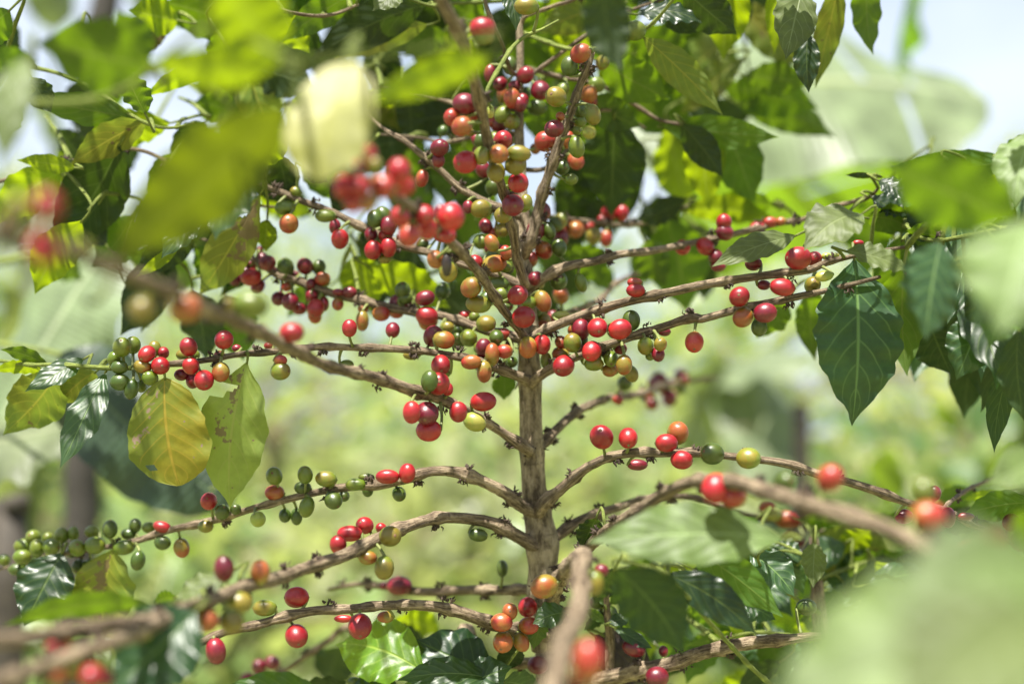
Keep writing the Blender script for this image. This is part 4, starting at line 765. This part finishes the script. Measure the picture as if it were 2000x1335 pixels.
r = random.Random(51)
for i in range(52):
    x = r.uniform(1180, 1800); y = r.uniform(1060, 1330); a = r.uniform(-.5, 3.4); ln = r.uniform(90, 170); k = r.choice('ddggttdl')
    SH.leaf(x, y, x + math.cos(a) * ln, y + math.sin(a) * ln * .8, r.uniform(40, 72), r.uniform(.98, 1.2), k, k)
SH.finish()
SL = Plant('coffee_shrub', (P(900, 1335, 1.0).x, P(900, 1335, 1.0).y, 0), 'low coffee shrub with a bright green leaf under the branches at bottom centre', 'shrub')
raw = [(Vector((SL.root.location.x, SL.root.location.y, -.02)), .012), (P(910, 1500, .98), .008), (P(905, 1400, .95), .006), (P(900, 1345, .93), .004)]
sm = catmull(raw, .006); mb = MB(); tube(mb, sm, 12, 0, .15, 4.0, (), .2); o = mb.build('trunk', [BARKB], SL.root, org=sm[0][0]); SL.add_path(sm, o)
SL.branch([(905, 1400, .95, 9), (860, 1340, .93, 8), (830, 1315, .92, 7), (800, 1320, .92, 5)], mat=TWIG, tufts=0)
SL.branch([(905, 1400, .95, 9), (950, 1345, .92, 8), (975, 1318, .91, 7), (1015, 1265, .90, 4)], mat=TWIG, tufts=0)
SL.branch([(905, 1400, .95, 9), (760, 1390, .95, 8), (640, 1345, .95, 6)], mat=TWIG, tufts=0)
LV(SL, '''832 1315 655 1258 96 .91 t l -34; 962 1318 812 1248 96 .91 t d -28; 962 1325 775 1328 46 .90 t t -36; 1015 1258 965 1312 42 .90 d d; 625 1348 440 1338 56 .94 g g -30; 900 1340 1000 1300 60 .90 t t -30; 780 1340 680 1345 50 .93 t d -30; 850 1335 760 1380 60 .92 g g
700 1350 560 1380 60 .95 g d; 980 1330 1060 1350 50 .9 d t; 900 1345 850 1400 60 .9 d d''')
SL.cherry(None, 868, 1307, 30, 24, 'K', .91); SL.cherry(None, 692, 1330, 24, 18, 'K', .93)
SL.finish()
# slender sapling in front of the trunk base
SP = Plant('coffee_sapling', (P(1190, 1335, .93).x, P(1190, 1335, .93).y, 0), 'slender coffee sapling with small leaves just right of the trunk base', 'sapling')
raw = [(Vector((SP.root.location.x, SP.root.location.y, -.02)), .006), (P(1192, 1500, .93), .0030), (P(1190, 1335, .93), .0028), (P(1193, 1260, .93), .0028), (P(1186, 1215, .925), .0024), (P(1183, 1150, .92), .0018)]
sm = catmull(raw, .003); mb = MB(); tube(mb, sm, 10, 0, .15, 4.0, [(x * .03, .4, .003) for x in range(40)], .3); o = mb.build('trunk', [BARKB], SP.root, org=sm[0][0]); SP.add_path(sm, o)
LV(SP, '''1184 1170 1196 1108 30 .92 d d 5; 1183 1185 1160 1120 24 .92 d g 5; 1181 1216 1142 1188 18 .92 g g 20; 1188 1216 1232 1200 20 .92 t t; 1182 1200 1140 1230 24 .93 g d; 1190 1180 1240 1150 26 .94 d g; 1160 1240 1266 1336 84 .95 b b -5; 1200 1225 1275 1266 22 .92 t t -30''')
SP.cherry(None, 1165, 1176, 26, 28, 'K', .93); SP.cherry(None, 1187, 1197, 38, 32, 'K', .94)
SP.finish()

# ------------------------------------------------------------------ background: bananas, stakes, coffee bushes, far trees
def banana_leaf(parent, base, tip, up, W, rng, mat, arch=.12, tears=5, pet=None):
    mb, t = blade(base, tip, up, W, rng, nu=60, nv=12, arch=arch, fold=-.10, wave=.05, tab=PROFB, waves=3.0, tears=tears)
    rib = MB(); n = 20; Ln = (tip - base).length; up_ = (up - t * up.dot(t)).normalized()
    pts = []
    if pet is not None: pts += [(pet, W * .05), ((pet + base) / 2 + up_ * .03, W * .034)]
    pts += [(base + t * (Ln * i / n) + up_ * (arch * Ln * 4 * (i / n) * (1 - i / n)) - up_ * .004, W * .022 * (1 - .85 * i / n)) for i in range(n + 1)]
    lf = mb.build('leaf', [mat], parent, org=base)
    tube(rib, catmull(pts, .03), 8); rib.build('midrib', [TWIG], lf, org=base)
def V(px, py, d): return P(px, py, d)
rb = random.Random(3)
def stem_of(root, pts, mat=None, name='trunk'):
    mb = MB(); tube(mb, catmull(pts, .04), 16, 0, .06, 2.0, (), .1); return mb.build(name, [mat or TWIG], root, org=pts[0][0])
# right banana
c0 = V(2080, 1335, 3.3); bp_ = tag(empty('banana_plant', (c0.x, c0.y, 0)), 'banana plant with a broad sunlit leaf spread behind the upper right branches', 'banana plant', 'banana plants behind the coffee')
top = V(2020, 420, 3.0)
stem_of(bp_, [(Vector((c0.x, c0.y, -.05)), .10), (Vector((c0.x, c0.y, .8)), .085), (top, .05)])
banana_leaf(bp_, V(1150, 220, 2.1), V(1930, 200, 2.25), Vector((.15, -.75, .65)), .36, rb, BAN, .07, 3, pet=top)
banana_leaf(bp_, V(1640, 470, 2.6), V(1440, 270, 2.3), Vector((0, .5, .8)), .42, rb, leaf_mat('banana glow', (.10, .22, .03), (.14, .26, .05), (.20, .33, .01), (.2, .3, .05), tw=.42, nveins=46, vs=.4, rib=True), .05, 2, pet=top)
banana_leaf(bp_, V(1800, -60, 2.6), V(1750, 150, 2.5), Vector((-.5, .5, .8)), .22, rb, leaf_mat('banana green', (.07, .17, .02), (.10, .2, .03), (.24, .46, .01), (.3, .4, .1), tw=.5, nveins=40, vs=.4, rib=True), .05, 0, pet=V(1900, -150, 2.7))
banana_leaf(bp_, V(1380, 780, 3.0), V(1600, 715, 2.8), Vector((0, -.6, .8)), .16, rb, BAN, .20, 2, pet=top)
banana_leaf(bp_, V(1420, 720, 3.0), V(1330, 900, 2.9), Vector((-.2, .5, .7)), .30, rb, BAN, .10, 2, pet=top)
banana_leaf(bp_, V(1450, 700, 3.0), V(1480, 960, 2.8), Vector((.2, -.4, .7)), .18, rb, BAN, .10, 2, pet=top)
# left banana: pale blade and blade coloured dark for its shaded underside, close behind
c1 = V(-420, 1335, 1.7); bl_ = tag(empty('banana_plant', (c1.x, c1.y, 0)), 'banana plant with pale and shade-darkened ribbed blades at the left edge', 'banana plant', 'banana plants behind the coffee')
tl = V(-330, 640, 1.7)
stem_of(bl_, [(Vector((c1.x, c1.y, -.05)), .09), (Vector((c1.x, c1.y, .8)), .08), (tl, .05)])
banana_leaf(bl_, V(215, 470, 1.5), V(-60, 940, 1.45), Vector((-.3, -.75, .55)), .155, rb, BAN, .04, 1, pet=tl)
banana_leaf(bl_, V(120, 690, 1.22), V(455, 985, 1.20), Vector((.1, -.8, .05)), .092, rb, BANG, .05, 1, pet=tl)
banana_leaf(bl_, V(-60, 880, 1.35), V(150, 830, 1.35), Vector((0, -.5, .7)), .12, rb, BAN, .06, 1, pet=tl)
# far left banana with thin petioles against the sky
c2 = V(-60, 1335, 3.4); bf_ = tag(empty('banana_plant', (c2.x, c2.y, 0)), 'far banana plant whose thin leaf stalks cross the sky at upper left', 'banana plant', 'banana plants behind the coffee')
t2 = V(60, 560, 3.3)
stem_of(bf_, [(Vector((c2.x, c2.y, -.05)), .10), (t2, .06)])
for a, b_, wv in (((130, 330), (70, 180), .4), ((290, 60), (300, -150), .5), ((110, 60), (60, -200), .5), ((-60, 300), (-200, 200), .5), ((40, 350), (90, 620), .4), ((20, 320), (-40, 520), .4)):
    banana_leaf(bf_, V(*a, 3.3), V(*b_, 3.2), Vector((0, -.4, .8)), .28 * wv * 2 * .6, rb, BAN, .08, 1, pet=t2)

def stake(pts, name, label, mat, cat='stake'):
    rt = tag(empty(name, (pts[0][0].x, pts[0][0].y, 0)), label, cat)
    mb = MB(); tube(mb, catmull(pts, .03), 14, 0, .12, 5.0, (), .15); mb.build('shaft' if cat != 'tree' else 'trunk', [mat], rt, org=pts[0][0])
def gp(px, d): p = V(px, 667, d); return Vector((p.x, p.y, -.05))
stake([(gp(150, 2.6), .033), (V(180, 320, 2.6), .031), (V(192, 120, 2.6), .028), (V(212, -60, 2.6), .026), (V(225, -300, 2.6), .024)], 'bare_tree', 'dark bare tree trunk standing against the sky at upper left', plain('dark trunk bark', (.03, .025, .02), .8), 'tree')
stake([(gp(1562, 2.7), .017), (V(1566, 960, 2.7), .015), (V(1563, 800, 2.7), .016)], 'wooden_stake', 'thin brown stake with dark lower half in the blurred middle right', plain('stake wood', (.11, .085, .08), .8), 'stake')
stake([(gp(20, 1.9), .028), (V(10, 1150, 1.9), .026), (V(30, 1000, 1.9), .02)], 'tree_stump', 'short dark stump low in the blur at far left', plain('stump wood', (.035, .028, .02), .8), 'stump')

def far_leaves(mb, cen, rad, n, size, rng, squash=1.0, hollow=.45):
    for _ in range(n):
        v = Vector((rng.gauss(0, 1), rng.gauss(0, 1), rng.gauss(0, 1)))
        v.normalize(); rr = hollow + (1 - hollow) * rng.random() ** .6
        lump = 1 + .35 * noise.noise(v * 2.2 + cen)
        p = cen + Vector((v.x * rad, v.y * rad, v.z * rad * squash)) * rr * lump
        if p.z < .03: continue
        t = (v + Vector((rng.uniform(-1, 1), rng.uniform(-1, 1), rng.uniform(-1.1, .3)))).normalized()
        up = Vector((rng.uniform(-.7, .7), rng.uniform(-.7, .7), 1)); up = (up - t * up.dot(t)).normalized(); s_ = t.cross(up)
        l = size * rng.uniform(.7, 1.3); w_ = l * .40
        vs = []; uv = []
        for u, k, dz in ((0, .1, 0), (.3, .9, .06), (.62, .8, .05), (1, .04, -.10)):
            for j in (-1, 0, 1): vs.append(p + t * l * u + s_ * (j * k * w_ / 2) + up * (dz * l + abs(j) * .12 * k * w_)); uv.append((u, .5 + j * .5))
        fs = []
        for i in range(3):
            for j in range(2): fs.append((i * 3 + j, i * 3 + j + 1, i * 3 + j + 4, i * 3 + j + 3))
        mb.add(vs, fs, uv)
def bush(px, d, h, rad, n, size, seed, label, mat, name='coffee_bush', cat='bush', grp='blurred coffee bushes behind', squash=None, at=None):
    rng = random.Random(seed); p = V(px, 667, d); g = at or Vector((p.x, p.y, 0))
    rt = tag(empty(name, g), label, cat, grp)
    cz = h * .56; cen = g + Vector((0, 0, cz))
    mb = MB()
    tube(mb, catmull([(g - Vector((0, 0, .05)), .03 * h / 1.5), (g + Vector((.03, 0, h * .5)), .02 * h / 1.5), (g + Vector((0, .02, h * .95)), .008)], .08), 8)
    for q in range(7):
        a = rng.uniform(0, 6.28); z0 = rng.uniform(.2, .8) * h
        st = g + Vector((.02, 0, z0)); en = st + Vector((math.cos(a) * rad * .8, math.sin(a) * rad * .8, rad * .25))
        tube(mb, catmull([(st, .011), ((st + en) / 2 + Vector((0, 0, .08)), .008), (en, .003)], .08), 6)
    mb.build('trunk', [BARKB], rt, org=g)
    mb = MB(); far_leaves(mb, cen, rad, n, size, rng, squash or (h * .5 / rad)); mb.build('crown', [mat], rt, org=cen)
BL = [ # px, dist, height, radius, leaves, label
 (330, 3.0, 1.02, .55, 'pale leafy bush in the blur left of the cherries hanging by the trunk', 0),
 (760, 3.6, 1.16, .62, 'rounded pale green bush in the gap below the left branches', 2),
 (1230, 3.4, 1.10, .55, 'bushy pale shrub in the gap right of the trunk', 0),
 (1720, 3.0, 1.12, .60, 'light green bush under the large drooping leaf at right', 1),
 (2050, 3.6, 1.35, .60, 'deep green bush at the right edge of the blur', 1),
 (60, 3.9, 1.35, .70, 'green bush behind the ribbed blades at left', 1),
 (520, 5.0, 1.70, .85, 'tall light bush in the second row left of the trunk', 0),
 (980, 5.2, 1.62, .85, 'light bush in the second row straight behind the trunk', 2),
 (1420, 5.0, 1.75, .85, 'leafy bush in the second row behind the brown stake', 0),
 (1880, 5.4, 1.8, .85, 'bush in the second row behind the right-hand drooping leaves', 2),
 (150, 6.5, 2.0, 1.0, 'tall bush in the third row at left under the sky', 0),
 (700, 7.4, 2.2, 1.1, 'tall bush in the third row under the bright gap at left', 0),
 (1200, 7.6, 2.15, 1.1, 'tall bush in the third row right behind the trunk', 1),
 (1700, 7.5, 2.3, 1.1, 'tall bush in the third row under the broad banana leaf', 0),
 (-250, 5.5, 2.0, .9, 'bush beyond the left edge of the second row', 1),
 (2300, 5.5, 2.0, .9, 'bush beyond the right edge of the second row', 0)]
for i, (px, d, h, rad, lab, dk) in enumerate(BL):
    bush(px, d, h, rad, 430, .17 if d < 6 else .20, 100 + i, lab, (BUSH, BUSHD, BUSHP)[dk])
for i, (px, d, h, rad, lab) in enumerate([(100, 16, 4.0, 2.2, 'round far tree low against the sky at left'), (620, 18, 4.0, 2.4, 'round far tree behind the left branches'), (1150, 20, 4.2, 2.6, 'round far tree behind the top of the trunk'),
                                          (1650, 17, 4.0, 2.3, 'round far tree behind the banana plant'), (2150, 16, 4.6, 2.4, 'round far tree low against the sky at right')]):
    bush(px, d, h, rad, 900, .34, 300 + i, lab, BUSH, 'far_tree', 'tree', 'far trees along the horizon')
# grass between the rows
mb = MB(); rg = random.Random(77)
for _ in range(9000):
    d = 1.4 + 8 * rg.random() ** 1.3; px = rg.uniform(-500, 2500); p = V(px, 667, d); g = Vector((p.x, p.y, .0)); a = rg.uniform(0, 6.28); h = rg.uniform(.08, .34)
    s_ = Vector((math.cos(a), math.sin(a), 0)) * rg.uniform(.006, .014); ln = Vector((rg.uniform(-.4, .4), rg.uniform(-.4, .4), 1)) * h
    k = Vector((rg.uniform(-.3, .3), rg.uniform(-.3, .3), -.15)) * h
    mb.add([g - s_, g + s_, g + ln * .6 - s_ * .8, g + ln * .6 + s_ * .8, g + ln + k], [(0, 1, 3, 2), (2, 3, 4)], [(0, 0), (0, 1), (.5, 0), (.5, 1), (1, .5)])
tag(mb.build('grass', [BUSH], org=(0, 3, 0)), 'rough pale grass between the bushes', 'grass', kind='stuff')
